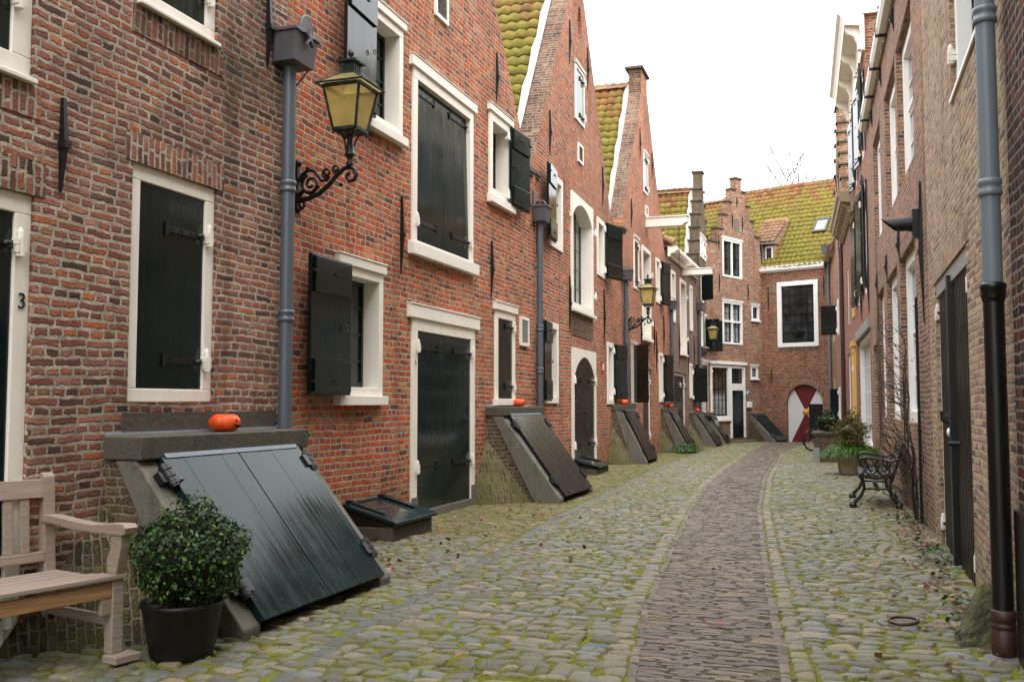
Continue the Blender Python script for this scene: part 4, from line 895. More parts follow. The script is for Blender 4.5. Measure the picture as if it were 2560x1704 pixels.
for z in range(9): mb.tube([(9.55, -.055, .3+z*.27), (9.85, -.055, .3+z*.27)], .004, 5)
mb.build('trellis', 'iron', H.e)
mb = MB(); mb.prism([(-.16, 7.30), (-.16, 7.22), (-.12, 7.15), (-.04, 7.14), (-.02, 7.30)], 0, .0, 10.4); mb.build('gutter', 'white', H.e)
mb = MB()
for x in (1.0, 2.6, 4.2, 5.8, 7.4, 9.0): mb.box(x, x+.03, -.175, .0, 7.10, 7.145); mb.box(x, x+.03, -.178, -.165, 7.1, 7.32)
mb.build('gutter_brackets', 'iron', H.e)
H.finish([(0, -.6), (10.4, -.6), (10.4, 7.25), (0, 7.25)], 'brick_taupe', rake='brick_taupe', reveal=.3)
pantiles('roof', H.e, (-.0, -.08, 7.33), (1, 0, 0), (0, .6, .8), 44, 12, seed=21)
H = R3 = House((.37, 27.6), (.587, 21.8), 'tall red brick house with heavy white bracketed cornice and big white framed ground floor window')
w = H.window(.45, 5.45, .35, 3.0, fw=.12, recess=.05, deep=.14, cols=5, rows=4, mat='white', sash='white', name='shop_window')
mb = MB(); mb.box(.3, 5.7, -.06, .02, 3.001, 3.22); mb.build('lintel_beam', 'grille', H.e)
for a in (.8, 2.3, 4.3):
    mb = MB(); mb.tube([(a, -.05, .55), (a, -.05, .72)], .03, 8); mb.box(a-.05, a+.05, -.08, .05, .45, .56); mb.build('pintle', 'white', w)
for (a, b) in ((.9, 2.0), (3.7, 5.0)):
    for z0, z1 in ((3.85, 6.35), (6.9, 8.8)):
        w = H.window(a, b, z0, z1, fw=.12, recess=.03, deep=.14, cols=2, rows=4, mat='white', sash='green'); H.open_shutter(w, b-.02, z0+.05, z1-.05, .55, 1, 8, .05, batt=False); H.open_shutter(w, a+.02, z0+.05, z1-.05, .55, -1, 8, .05, batt=False)
for a in ((2.9, 3.3, 4.3), (5.5, 3.3, 4.5), (5.5, 5.2, 6.2)): H.anchor(*a)
mb = MB(); mb.prism([(-.55, 9.92), (-.55, 9.76), (-.48, 9.70), (-.42, 9.58), (-.40, 9.50), (-.10, 9.46), (-.07, 9.2), (-.06, 8.92), (.0, 8.92), (.0, 9.92)], 0, -.1, 5.88)
mb.box(5.78, 5.90, -.05, 1.0, 9.70, 9.92)
c_ = mb.build('cornice', 'cream', H.e)
for x in (.1, 1.95, 3.8, 5.62):
    mb = MB(); mb.prism([(-.38, 9.495), (-.38, 9.42), (-.32, 9.34), (-.20, 9.26), (-.14, 9.12), (-.13, 8.98), (-.055, 8.96), (-.055, 9.495)], 0, x, x+.14); mb.build('cornice_bracket', 'cream', c_)
H.finish([(0, -.6), (5.8, -.6), (5.8, 9.9), (0, 9.9)], 'brick_red', rake='brick_red')
H = R4 = House((.11, 33.4), (.37, 27.6), 'red brick house with corbelled brown cornice, ochre yellow door and window')
w = H.window(4.55, 5.35, 3.75, 5.5, fw=.10, recess=-.03, deep=.12, cols=2, rows=3, mat='yellow', sash='yellow'); H.window(1.6, 2.6, 3.75, 5.5, fw=.10, recess=.03, deep=.12, cols=2, rows=3, mat='white', sash='green')
w = H.window(4.3, 5.4, -.15, 2.95, fw=.16, recess=-.06, deep=.16, fill='door', name='door', mat='yellow', bot=0, leafmat='yellow', lintel=(.1, .16))
H.window(1.2, 2.6, .8, 2.9, fw=.12, recess=.04, deep=.12, cols=2, rows=4, mat='white', sash='white')
mb = MB(); mb.prism([(-.42, 7.10), (-.42, 7.0), (-.36, 6.94), (-.33, 6.84), (-.08, 6.80), (-.06, 6.55), (.0, 6.55), (.0, 7.10)], 0, -.05, 5.85); c_ = mb.build('cornice', 'conc', H.e)
for i in range(11):
    x = .1+i*.54; mb = MB(); mb.prism([(-.30, 6.835), (-.28, 6.74), (-.16, 6.68), (-.12, 6.56), (-.055, 6.56), (-.055, 6.80)], 0, x, x+.16); mb.build('cornice_bracket', 'conc', c_)
mb = MB(); mb.tube([(.45, -.09, -.2), (.45, -.09, 6.5)], .05, 10); mb.build('drainpipe', 'rust', H.e)
H.finish([(0, -.6), (5.8, -.6), (5.8, 7.1), (0, 7.1)], 'brick_red', rake='brick_red')
pantiles('roof', H.e, (-.0, -.08, 7.12), (1, 0, 0), (0, .64, .77), 24, 9, seed=41)
H = R5 = House((-.44, 44.86), (.11, 33.4), 'far red brick stepped gable house opposite, with black shutters swung out')
uc = 8.57; st = [(2.9, 8.75), (2.45, 9.3), (1.95, 9.8), (1.5, 10.3), (1.05, 10.75), (.65, 11.2), (.32, 11.85)]
g_ = step_gable(uc, st, 5.7, 11.47, -.6)
w = H.window(6.6, 7.5, 3.9, 5.2, fw=.1, recess=.0, deep=.14, cols=2, rows=3, mat='white', sash='green'); H.open_shutter(w, 6.62, 3.95, 5.05, .56, -1, 80, .05); 
w = H.window(6.6, 7.5, .75, 2.0, fw=.1, recess=.0, deep=.14, cols=2, rows=3, mat='white', sash='green'); H.open_shutter(w, 6.62, .85, 1.95, .30, -1, 70, .05)
for a, b, c, d in ((9.2, 10.1, 3.9, 5.4), (9.2, 10.2, .8, 2.4), (8.1, 9.0, 6.6, 7.8), (2.0, 3.0, 3.9, 5.4), (2.0, 3.0, .8, 2.4)): H.window(a, b, c, d, fw=.1, recess=.02, deep=.14, cols=2, rows=3, mat='white', sash='green')
for a in ((7.9, 8.9, 10.0), (9.5, 8.7, 9.8), (8.9, 6.2, 7.4), (11.0, 7.4, 8.4)): H.anchor(*a)
mb = MB(); mb.tube([(11.2, -.09, -.2), (11.2, -.09, 6.5)], .05, 10); mb.build('drainpipe', 'rust', H.e)
H.finish(g_[:-1]+[(5.7, 7.4), (0, 7.4), (0, -.6)], 'brick_old', rake='brick_old', eave=7.2)
step_caps(H, uc, st, 5.7, 11.47)
gable_roof(H, 5.5, 8.0, uc, 11.3, 11.7, 8.0, seed=61, left=False, y1=7.5)
pantiles('roof', H.e, (-.2, -.2, 7.45), (1, 0, 0), (0, .64, .77), 25, 7, seed=62, mat='clay')

# =================================================================== cellar hatches
def hatch(H, u0, W, D, P, zl, zb, label, wedge=(.6, .8, .8), leaf='green2', cap=.13, sw=.17, wm='brick_moss'):
    loc = H.world(u0, 0, 0); loc.z = zb; h = zl-zb
    t = thing('cellar_hatch', label, 'cellar hatch', loc, H.e.rotation_euler.z, 'sloping cellar hatches along the house fronts')
    zc = h-cap; f0 = (-P, zc); f1 = (-D, .10)
    mb = MB()
    for x0, x1 in ((.0, .22), (W-.22, W)): mb = MB(); mb.prism([(.1, -.2), (.1, zc), (-P+.03, zc), (-D+.16, -.2)], 0, x0, x1); mb.build('side_wall', 'brick_side', t)
    mb = MB(); mb.box(-.03, W+.03, -P-.05, .02, zc, h); mb.build('ledge', 'darkstone', t, .012)
    mb = MB(); mb.box(-.02, W+.02, -.035, .0, h+.001, h+.018); mb.build('flashing', 'zinc', t)
    L = math.hypot(f1[0]-f0[0], f1[1]-f0[1]); d = ((f1[0]-f0[0])/L, (f1[1]-f0[1])/L); nn = (d[1], -d[0])   # outward normal
    if nn[1] < 0: nn = (-nn[0], -nn[1])
    th = .20
    for x0, x1 in ((-.02, sw), (W-sw, W+.02)):
        mb = MB(); mb.prism([(f0[0]+.0, zc), (f0[0]+.16, zc), (-D+.24, -.2), (-D-.04, -.2), (-D-.04, .06)], 0, x0, x1); mb.build('stone_cheek', 'stone', t, .012)
    xa, xb = sw-.02, W-sw+.02
    def Pq(x, l, k): return (x, f0[0]+d[0]*l+nn[0]*k, f0[1]+d[1]*l+nn[1]*k)
    Ld = L+.05
    for k in range(2):
        a, b = xa+(xb-xa)*k/2+.007*k, xa+(xb-xa)*(k+1)/2-.007*(1-k); mb = MB(); npl = 4
        for q in range(npl):
            x0, x1 = a+(b-a)*q/npl+(.0007 if q else 0), a+(b-a)*(q+1)/npl-(.0007 if q < npl-1 else 0); kk = .055+.0012*((q+k) % 2)
            mb.hexa([Pq(x0, .03, .012), Pq(x1, .03, .012), Pq(x1, Ld, .012), Pq(x0, Ld, .012), Pq(x0, .03, kk), Pq(x1, .03, kk), Pq(x1, Ld, kk), Pq(x0, Ld, kk)])
        mb.hexa([Pq(a, .03, .0), Pq(b, .03, .0), Pq(b, Ld-.02, .0), Pq(a, Ld-.02, .0), Pq(a, .03, .011), Pq(b, .03, .011), Pq(b, Ld-.02, .011), Pq(a, Ld-.02, .011)])
        lf = mb.build('hatch_door', leaf, t)
        hb = MB()
        for l in (L*.14, L*.84):
            x0 = xa if k == 0 else xb; s_ = 1 if k == 0 else -1
            c = x0-s_*.03
            hb.tube([Pq(c, l-.085, .05), Pq(c, l+.085, .05)], .032, 8)
            for q in (-.055, .0, .055): hb.tube([Pq(c, l+q-.016, .05), Pq(c, l+q+.016, .05)], .040, 8)
            p0, p1 = min(c, c+s_*.09), max(c, c+s_*.09); hb.hexa([Pq(p0, l-.05, .055), Pq(p1, l-.05, .055), Pq(p1, l+.05, .055), Pq(p0, l+.05, .055), Pq(p0, l-.05, .075), Pq(p1, l-.05, .075), Pq(p1, l+.05, .075), Pq(p0, l+.05, .075)])
            p0, p1 = min(c, c-s_*.08), max(c, c-s_*.08); hb.hexa([Pq(p0, l-.04, .0), Pq(p1, l-.04, .0), Pq(p1, l+.04, .0), Pq(p0, l+.04, .0), Pq(p0, l-.04, .05), Pq(p1, l-.04, .05), Pq(p1, l+.04, .05), Pq(p0, l+.04, .05)])
        hb.build('hinge', 'iron', lf)
    mb = MB(); mb.hexa([Pq(xa+.03, .005, .058), Pq(xb-.03, .005, .058), Pq(xb-.03, .04, .0585), Pq(xa+.03, .04, .0585), Pq(xa+.03, .005, .064), Pq(xb-.03, .005, .064), Pq(xb-.03, .04, .063), Pq(xa+.03, .04, .063)]); mb.build('lead_strip', 'lead', t)
    if wedge:
        a, b, c = wedge; mb = MB(); n = 8; top = (-.0, .02, c); vs = [top]
        for r in range(1, 9):
            q = r/8
            for i in range(n+1):
                w_ = i/n; bul = 1+.10*math.sin(math.pi*w_)*q
                x = -a*(1-w_)*q*bul-.0; y = -b*w_*q*bul+.02; vs.append((x, y, c*(1-q)-.02*q))
        fs = [(0, 1+i, 2+i) for i in range(n)]
        for r in range(7):
            for i in range(n): k = 1+r*(n+1)+i; fs.append((k, k+n+1, k+n+2, k+1))
        mb.add(vs, fs, 0, True, 1); wo = mb.build('mossy_buttress', wm, t); lw_ = math.hypot(a, b)
        for lp, ud in zip(wo.data.loops, wo.data.uv_layers[0].data): q = wo.data.vertices[lp.vertex_index].co; ud.uv = (q.z*1.25, (q.x*a-q.y*b)/lw_)   # courses run down the slope
    return t
hatch(L1, 9.07, 1.95, 1.0, .24, 1.195, 0., 'large bottle green double cellar hatch nearest, behind the potted boxwood', (.85, .75, .78), 'hatchgreen', .15, wm='brick_mossshade')
hatch(L2, 6.22, 1.86, 1.08, .26, 1.35, 0., 'dark double cellar hatch between the number 5 double doors and the arched door', (.62, .72, .92))
hatch(L3, 7.26, 1.75, .78, .22, 1.36, -.03, 'dark cellar hatch under the grey downpipe right of the arched door', (.6, .6, .9))
hatch(L4, 5.80, 1.75, .82, .22, 1.26, -.12, 'dark cellar hatch behind the clump of green weeds', (.6, .6, .8))
hatch(L5, 4.25, 1.9, .92, .24, 1.09, -.20, 'dark cellar hatch below the black pipe bend of the plum brick house', (.8, .7, .9))
hatch(L6, 1.4, 1.7, .85, .2, 1.02, -.26, 'smallest dark cellar hatch beside the white framed shop window', None)
hatch(E1, 3.34, 1.22, 1.25, .12, .97, -.31, 'dark green cellar hatch between the dark door and the red and white gate', None, 'hatchgreen', .08, .14)

def lightwell(H, u0, W, D, zb, label, hb=.20, hw=.42):
    loc = H.world(u0, 0, 0); loc.z = zb
    t = thing('cellar_light', label, 'cellar light', loc, H.e.rotation_euler.z, 'low glazed cellar lights at the wall foot')
    mb = MB(); mb.box(0, W, -D, .05, -.1, hb-.02); mb.build('brick_base', 'render', t, .02)
    z0, z1 = hw, hb; y0, y1 = -.01, -D-.05
    def Q(x, v, k): return (x, y0+(y1-y0)*v, z0+(z1-z0)*v+k)
    mb = MB()
    for x in (.01, W-.05): mb = MB(); mb.prism([(0, hb-.02), (0, hw-.01), (-D, hb-.005), (-D, hb-.02)], 0, x, x+.04); mb.build('cheek', 'blackpipe', t)
    mb = MB()
    def bar(x0, x1, v0, v1, k0=0., k1=.035): mb.hexa([Q(x0, v0, k0), Q(x1, v0, k0), Q(x1, v1, k0), Q(x0, v1, k0), Q(x0, v0, k1), Q(x1, v0, k1), Q(x1, v1, k1), Q(x0, v1, k1)])
    bar(-.03, .13, 0, 1); bar(W-.13, W+.03, 0, 1); bar(.13, W-.13, .0, .06); bar(.13, W-.13, .68, 1.)
    l = mb.build('lid_frame', 'hatchgreen', t, .004)
    for x in (.13, W-.13):
        mb = MB(); mb.tube([Q(x, -.02, .045), Q(x, .68, .045)], .012, 6); mb.box(x-.06, x+.02, -.06, -.005, hw-.03, hw+.06); mb.build('lid_hinge', 'iron', l)
    mb = MB(); mb.add([Q(.13, .06, .02), Q(W-.13, .06, .02), Q(W-.13, .68, .02), Q(.13, .68, .02)], [(0, 1, 2, 3)]); mb.build('pane', 'glass', l)
lightwell(L2, 1.94, 1.0, .58, 0., 'low glazed cellar light at the wall foot beside the number 5 double doors', .17, .34)
lightwell(L3, 3.0, 1.2, .50, 0., 'low dark cellar light at the foot of the arched door', .14, .26)
lightwell(L6, 3.0, .9, .5, -.26, 'tiny dark cellar light beside the step of the far door', .1, .2)

# =================================================================== street lamps
def spiral(c, r0, r1, a0, turns, n=22):
    return [(0, c[0]+(r0+(r1-r0)*i/n)*math.cos(a0+2*math.pi*turns*i/n), c[1]+(r0+(r1-r0)*i/n)*math.sin(a0+2*math.pi*turns*i/n)) for i in range(n+1)]
def lamp(H, u, label, L=.62):
    zb = 3.22; loc = H.world(u, 0, 0); loc.z = zb
    t = thing('street_lamp', label, 'street lamp', loc, H.e.rotation_euler.z, 'lantern street lamps on scrolled wall brackets')
    mb = MB()
    mb.box(-.025, .025, -.035, .0, .02, .44); mb.lathe([(.0, -.05), (.02, -.03), (.035, .0), (.022, .03)], (0, -.03, .02), 8); mb.lathe([(.022, 0), (.036, .03), (.02, .06), (0, .065)], (0, -.03, .43), 8)
    arm = [(0, -.03, .10), (0, -.14, .115), (0, -.26, .155), (0, -.36, .23), (0, -.44, .315), (0, -.52, .375), (0, -.585, .385), (0, -.63, .355), (0, -.645, .30), (0, -.62, .255), (0, -.57, .25), (0, -.545, .285), (0, -.555, .32), (0, -.585, .325)]
    mb.tube(arm, [.03, .026, .024, .023, .022, .022, .024, .022, .02, .02, .018, .018, .018, .016], 8)
    mb.lathe([(.0, -.015), (.05, -.012), (.05, .012), (0, .015)], (0, 0, 0), 4) if False else None
    mb.tube([(0, -.04, .28), (0, -.07, .345), (0, -.13, .385), (0, -.20, .375), (0, -.245, .325), (0, -.28, .275), (0, -.33, .275), (0, -.37, .31)], [.024, .02, .018, .018, .018, .018, .015, .012], 7)
    mb.tube(spiral((-.165, .25), .105, .02, 1.2, -1.6), [.019]*10+[.015]*13, 7)
    mb.tube(spiral((-.335, .345), .052, .014, -2.0, 1.35), .014, 6); mb.tube(spiral((-.43, .375), .042, .012, -2.2, 1.3), .012, 6)
    mb.tube([(0, -.02, .13), (0, -.09, .2), (0, -.13, .17), (0, -.2, .145)], [.026, .022, .016, .012], 6); mb.tube([(0, -.04, .06), (0, -.08, .02), (0, -.10, .05), (0, -.09, .08)], .014, 6)
    for p in ((-.13, .40), (-.485, .22), (-.24, .22)): mb.lathe([(0, -.02), (.018, -.01), (.024, .005), (.012, .025), (0, .03)], (0, p[0], p[1]), 6)
    mb.build('bracket', 'iron', t)
    y = -.575; mb = MB()
    mb.lathe([(.03, .0), (.036, .03), (.022, .06), (.03, .10), (.05, .105), (.05, .125), (.042, .13), (.042, .19), (.03, .20), (.022, .28), (.03, .30)], (0, y, .385), 12)
    for sx, sy in ((1, 1), (1, -1), (-1, 1), (-1, -1)):
        mb.tube([(sx*.03, y+sy*.03, .55), (sx*.035, y+sy*.035, .62), (sx*.06, y+sy*.06, .69), (sx*.10, y+sy*.10, .715)], .008, 6)
    mb.build('stem', 'iron', t)
    z0, z1, a, b = .72, 1.12, .115, .185
    mb = MB()
    def ring(z, r, h, w): 
        for q in (1, -1): mb.box(-r, r, y+q*r-w/2, y+q*r+w/2, z, z+h); mb.box(q*r-w/2, q*r+w/2, y-r+w/2, y+r-w/2, z, z+h)
    ring(z0-.01, a, .03, .03); ring(z1-.012, b, .03, .03); mb.box(-a, a, y-a, y+a, z0-.018, z0-.011)
    for sx in (1, -1):
        for sy in (1, -1):
            w = .010; mb.hexa([(sx*a-w, y+sy*a-w, z0), (sx*a+w, y+sy*a-w, z0), (sx*a+w, y+sy*a+w, z0), (sx*a-w, y+sy*a+w, z0), (sx*b-w, y+sy*b-w, z1), (sx*b+w, y+sy*b-w, z1), (sx*b+w, y+sy*b+w, z1), (sx*b-w, y+sy*b+w, z1)])
            mb.lathe([(0, -.02), (.014, -.012), (.014, .0), (0, .005)], (sx*a, y+sy*a, z0-.02), 6)
    lf = mb.build('lantern_frame', 'verd', t)
    mb = MB(); aa, bb = a-.004, b-.004
    for q in range(4):
        c0, s0 = [(1, 1), (-1, 1), (-1, -1), (1, -1)][q], [(1, 1), (-1, 1), (-1, -1), (1, -1)][(q+1) % 4]
        mb.add([(c0[0]*aa, y+c0[1]*aa, z0+.015), (s0[0]*aa, y+s0[1]*aa, z0+.015), (s0[0]*bb, y+s0[1]*bb, z1-.01), (c0[0]*bb, y+c0[1]*bb, z1-.01)], [(0, 1, 2, 3)])
    mb.build('lantern_glass', 'amber', t)
    e, f = .235, .075; zr0, zr1 = z1+.02, z1+.135; mb = MB()
    mb.add([(-e, y-e, zr0), (e, y-e, zr0), (e, y+e, zr0), (-e, y+e, zr0), (-f, y-f, zr1), (f, y-f, zr1), (f, y+f, zr1), (-f, y+f, zr1)], [(0, 1, 5, 4), (1, 2, 6, 5), (2, 3, 7, 6), (3, 0, 4, 7)])
    rp = mb.build('lantern_roof', 'amber', t)
    mb = MB()
    for q in range(4):
        cc = [(1, 1), (-1, 1), (-1, -1), (1, -1)]; p, n_ = cc[q], cc[(q+1) % 4]
        mb.tube([(p[0]*e, y+p[1]*e, zr0), (p[0]*f, y+p[1]*f, zr1)], .009, 5); mb.tube([(p[0]*e, y+p[1]*e, zr0), (n_[0]*e, y+n_[1]*e, zr0)], .011, 5)
    mb.box(-f, f, y-f, y+f, zr1, zr1+.11); mb.box(-f-.028, f+.028, y-f-.028, y+f+.028, zr1+.11, zr1+.13); mb.box(-.06, .06, y-.06, y+.06, zr1+.131, zr1+.145)
    for q in (-.04, 0, .04): mb.box(q-.008, q+.008, y-f-.005, y+f+.005, zr1+.02, zr1+.09); mb.box(-f-.005, f+.005, y+q-.008, y+q+.008, zr1+.02, zr1+.09)
    mb.build('chimney_cap', 'verd', t)
    mb = MB(); mb.lathe([(.012, 0), (.02, .015), (.012, .03), (.028, .055), (.03, .075), (.014, .11), (0, .13)], (0, y, zr1+.14), 10); mb.build('finial', 'iron', t)
    mb = MB(); mb.lathe([(.03, 0), (.03, .1), (.02, .11), (.02, .25), (0, .26)], (0, y, z0+.01), 10); mb.build('gas_mantle', 'conc', t)
    return t
lamp(L2, .96, 'largest nearest amber glass lantern lamp beside the grey drainpipe with starred hopper')
lamp(L4, .34, 'middle amber lantern lamp beside the drainpipe between the two orange gable houses')
lamp(L6, .32, 'smallest farthest amber lantern lamp in front of the black open shutters near the lane end', .55)

# =================================================================== pumpkins
def pumpkin(H, u, zl, label, r=.112, face=True, y=-.14, spin=0.):
    loc = H.world(u, y, 0); loc.z = zl+.002
    t = thing('pumpkin', label, 'pumpkin', loc, H.e.rotation_euler.z+spin, 'carved pumpkins set out on the hatch ledges')
    nu, nv = 60, 20; vs, fs = [], []; hz = r*.64
    for j in range(nv+1):
        ph = -math.pi/2+math.pi*j/nv
        for i in range(nu):
            th = 2*math.pi*i/nu; rib = 1-.045*abs(math.sin(th*4.5))**.6*max(.0, math.cos(ph))**.5*0-.05*(abs(math.cos(th*4.5))**6)*math.cos(ph)
            rr = r*rib*max(0, math.cos(ph))**.8; z = hz*math.sin(ph)*(1-.25*math.exp(-(max(0, math.cos(ph))/.35)**2)*(1 if ph > 0 else .6)); vs.append((rr*math.cos(th), rr*math.sin(th), hz+z*.98))
    mz = min(v[2] for v in vs); vs = [(v[0], v[1], v[2]-mz) for v in vs]
    fs = [(j*nu+i, j*nu+(i+1) % nu, (j+1)*nu+(i+1) % nu, (j+1)*nu+i) for j in range(nv) for i in range(nu)]
    mb = MB(); mb.add(vs, fs, 0, True); b = mb.build('flesh', 'pumpkin', t)
    mb = MB(); mb.tube([(0, 0, hz*1.45), (.004, 0, hz*1.62), (.018, .0, hz*1.82)], [.018, .010, .012], 7); mb.build('stalk', 'bush', t)
    if face:
        mb = MB()
        def S(th, ph, k=1.045): return (k*r*.985*math.cos(th)*math.cos(ph)**.8, k*r*.985*math.sin(th)*math.cos(ph)**.8, hz+k*hz*math.sin(ph)-mz)
        f0 = -1.42
        for poly in ([(-.42, .12), (-.20, .14), (-.32, .45)], [(.20, .14), (.42, .12), (.32, .45)], [(-.62, -.05), (-.40, -.20), (-.26, -.16), (-.14, -.28), (.0, -.22), (.14, -.30), (.26, -.18), (.4, -.22), (.62, -.05), (.34, -.42), (0, -.52), (-.34, -.42)]):
            mb.add([S(f0+p[0], p[1]) for p in poly], [tuple(range(len(poly)))])
        mb.build('carved_face', 'black', b, fix=False)
    return t
pumpkin(L1, 10.10, 1.195, 'largest carved orange pumpkin on the ledge of the nearest bottle green hatch', .115, True, -.15)
pumpkin(L2, 7.30, 1.35, 'orange pumpkin on the ledge below the small narrow shutter next to the second drainpipe', .105)
pumpkin(L3, 7.78, 1.36, 'orange pumpkin on the ledge of the hatch right of the arched door', .118, True, -.19)
pumpkin(L4, 6.75, 1.26, 'orange pumpkin on the hatch ledge above the green weeds', .115)
pumpkin(L5, 5.4, 1.09, 'orange pumpkin next to the black pipe bend', .108)
pumpkin(L6, 2.0, 1.02, 'small orange pumpkin in front of the white shop window', .07)
pumpkin(E1, 4.05, .97, 'tiny orange pumpkin on the hatch ledge next to the red and white gate', .065, False, -.06)

# =================================================================== wooden bench
t = thing('garden_bench', 'weathered teak garden bench with slatted back standing against the first house', 'bench', (-4.40, 4.60, .0), R(76))
Wb = 1.55; fz = .06
def leg(x0, x1, y0, y1, z0, z1):
    mb = MB(); mb.box(x0, x1, y0, y1, z0, z1); return mb.build('leg', 'wood', t, .006)
for x in (-.07, -Wb):
    mb = MB(); mb.box(x, x+.07, -.70, -.63, fz, .44); mb.prism([(-.70, .44), (-.63, .44), (-.63, .56), (-.66, .62), (-.66, .69), (-.75, .69), (-.75, .63), (-.73, .55)], 0, x+.004, x+.066); mb.build('leg', 'wood', t, .006)
    mb = MB(); mb.prism([(-.07, fz), (-.01, fz), (.0, .44), (.035, .98), (.02, 1.0), (-.01, 1.0), (-.035, .98), (-.07, .44)], 0, x, x+.07); mb.build('leg', 'wood', t, .006)
    arm = [(-.79, .70), (-.80, .735), (-.775, .755), (-.68, .752), (-.5, .735), (-.3, .745), (-.12, .762), (-.02, .762), (-.02, .715), (-.12, .715), (-.3, .698), (-.5, .69), (-.68, .692), (-.76, .69)]
    mb = MB(); mb.prism(arm, 0, x-.006, x+.076); mb.build('armrest', 'wood', t, .008)
    mb = MB(); mb.box(x+.02, x+.052, -.63, -.06, .20, .255); mb.build('stretcher', 'wood', t, .004)
    mb = MB(); mb.prism([(-.63, .44), (-.63, .37), (-.05, .37), (-.05, .44)], 0, x+.014, x+.058); mb.build('side_rail', 'wood', t, .004)
mb = MB(); mb.box(-Wb+.07, -.07, -.695, -.655, .36, .435); fr_ = mb.build('front_rail', 'wood', t, .004); fr_.data.materials[0] = M['woodwarm']
mb = MB(); mb.prism([(-.655, .36), (-.655, .30), (-.66, .27), (-.69, .27), (-.69, .36)], 0, -.13, -.07); mb.build('corner_block', 'wood', t, .004)
mb = MB()
for k in range(8): y0 = -.715+k*.084; z = .455-.008*min(k, 4)*1.2; mb.box(-Wb-.01, .01, y0, y0+.062, z, z+.026)
mb.build('seat', 'wood', t, .005)
mb = MB(); mb.hexa([(-Wb+.07, -.045, .86), (-.07, -.045, .86), (-.07, -.005, .86), (-Wb+.07, -.005, .86), (-Wb+.07, -.03, .965), (-.07, -.03, .965), (-.07, .01, .965), (-Wb+.07, .01, .965)]); mb.hexa([(-Wb+.07, -.07, .50), (-.07, -.07, .50), (-.07, -.03, .50), (-Wb+.07, -.03, .50), (-Wb+.07, -.066, .555), (-.07, -.066, .555), (-.07, -.026, .555), (-Wb+.07, -.026, .555)])
for k in range(14):
    x = -.155-k*.10; mb.hexa([(x-.052, -.06, .555), (x, -.06, .555), (x, -.038, .555), (x-.052, -.038, .555), (x-.052, -.038, .862), (x, -.038, .862), (x, -.016, .862), (x-.052, -.016, .862)])
mb.build('backrest', 'wood', t, .004)
mb = MB(); mb.box(-.10, .06, -.78, -.66, .018, .06); mb.build('foot_block', 'wood', t, .006); mb = MB(); mb.box(-.09, .05, -.08, .04, .015, .06); mb.build('foot_block', 'wood', t, .006)

# =================================================================== leaf clouds
def leaves(name, mat, parent, pts, nrm, size, seed=0, flat=.6, asp=.55, kind=None):
    """small folded leaves at points, roughly facing nrm"""
    r = np.random.RandomState(seed); n = len(pts); N = nrm+r.normal(0, flat, (n, 3)); N /= np.linalg.norm(N, axis=1, keepdims=True)+1e-9
    A = np.cross(N, r.normal(0, 1, (n, 3))); A /= np.linalg.norm(A, axis=1, keepdims=True)+1e-9; B = np.cross(N, A)
    s = size*r.uniform(.65, 1.3, (n, 1))
    q = [pts-A*s, pts-A*s*.1+B*s*asp+N*s*.12, pts+A*s, pts-A*s*.1-B*s*asp+N*s*.12]
    v = np.stack(q, 1).reshape(-1, 3); k = np.arange(n)*4; f = np.concatenate([np.stack([k, k+1, k+2], 1), np.stack([k, k+2, k+3], 1)])
    o = npmesh(name, v, f, mat, parent, False); return o
def ball_pts(c, rad, n, seed, lo=.72, lump=.08):
    r = np.random.RandomState(seed); d = r.normal(0, 1, (n, 3)); d /= np.linalg.norm(d, axis=1, keepdims=True)
    L = 1+lump*(np.sin(d[:, 0]*5+1)+np.sin(d[:, 1]*6+2)+np.sin(d[:, 2]*7))/1.5
    k = (lo+(1-lo)*r.uniform(0, 1, n)**.5)*L; return np.array(c)+d*np.array(rad)*k[:, None], d

t = thing('potted_boxwood', 'round clipped boxwood in a black plastic tub between bench and green hatch', 'potted plant', (-3.50, 4.64, .0))
mb = MB(); mb.lathe([(.165, .0), (.17, .01), (.215, .27), (.225, .275), (.228, .30), (.212, .30), (.205, .27), (.19, .24)], (0, 0, .01), 40); mb.build('pot', 'plastic', t)
mb = MB(); mb.lathe([(.0, .25), (.195, .245)], (0, 0, .01), 24); mb.build('soil', 'soil', t)
mb = MB(); r_ = random.Random(3)
for k in range(12):
    a = r_.uniform(0, 6.28); q = r_.uniform(.1, .22); mb.tube([(.05*math.cos(a), .05*math.sin(a), .24), (q*.6*math.cos(a), q*.6*math.sin(a), .36), (q*math.cos(a+.3), q*math.sin(a+.3), .55)], [.009, .007, .004], 5)
mb.build('stems', 'bark', t)
p, d = ball_pts((.03, .02, .555), (.325, .325, .285), 7600, 5, .5, .13); keep = p[:, 2] > .285
leaves('crown', 'box', t, p[keep], d[keep], .0145, 6, .7)
p, d = ball_pts((.03, .02, .555), (.345, .345, .305), 700, 15, .95, .13); keep = p[:, 2] > .35; leaves('leaves', 'weed', t, p[keep], d[keep]+np.array([0, 0, .6]), .015, 16, .5)
mb = MB(); mb.lathe([(.03, -.2), (.16, -.16), (.22, -.05), (.23, .03), (.18, .14), (.05, .2)], (.03, .02, .54), 18); mb.build('dark_core', 'soil', t)  # solid dark filler standing in for the shade inside the crown

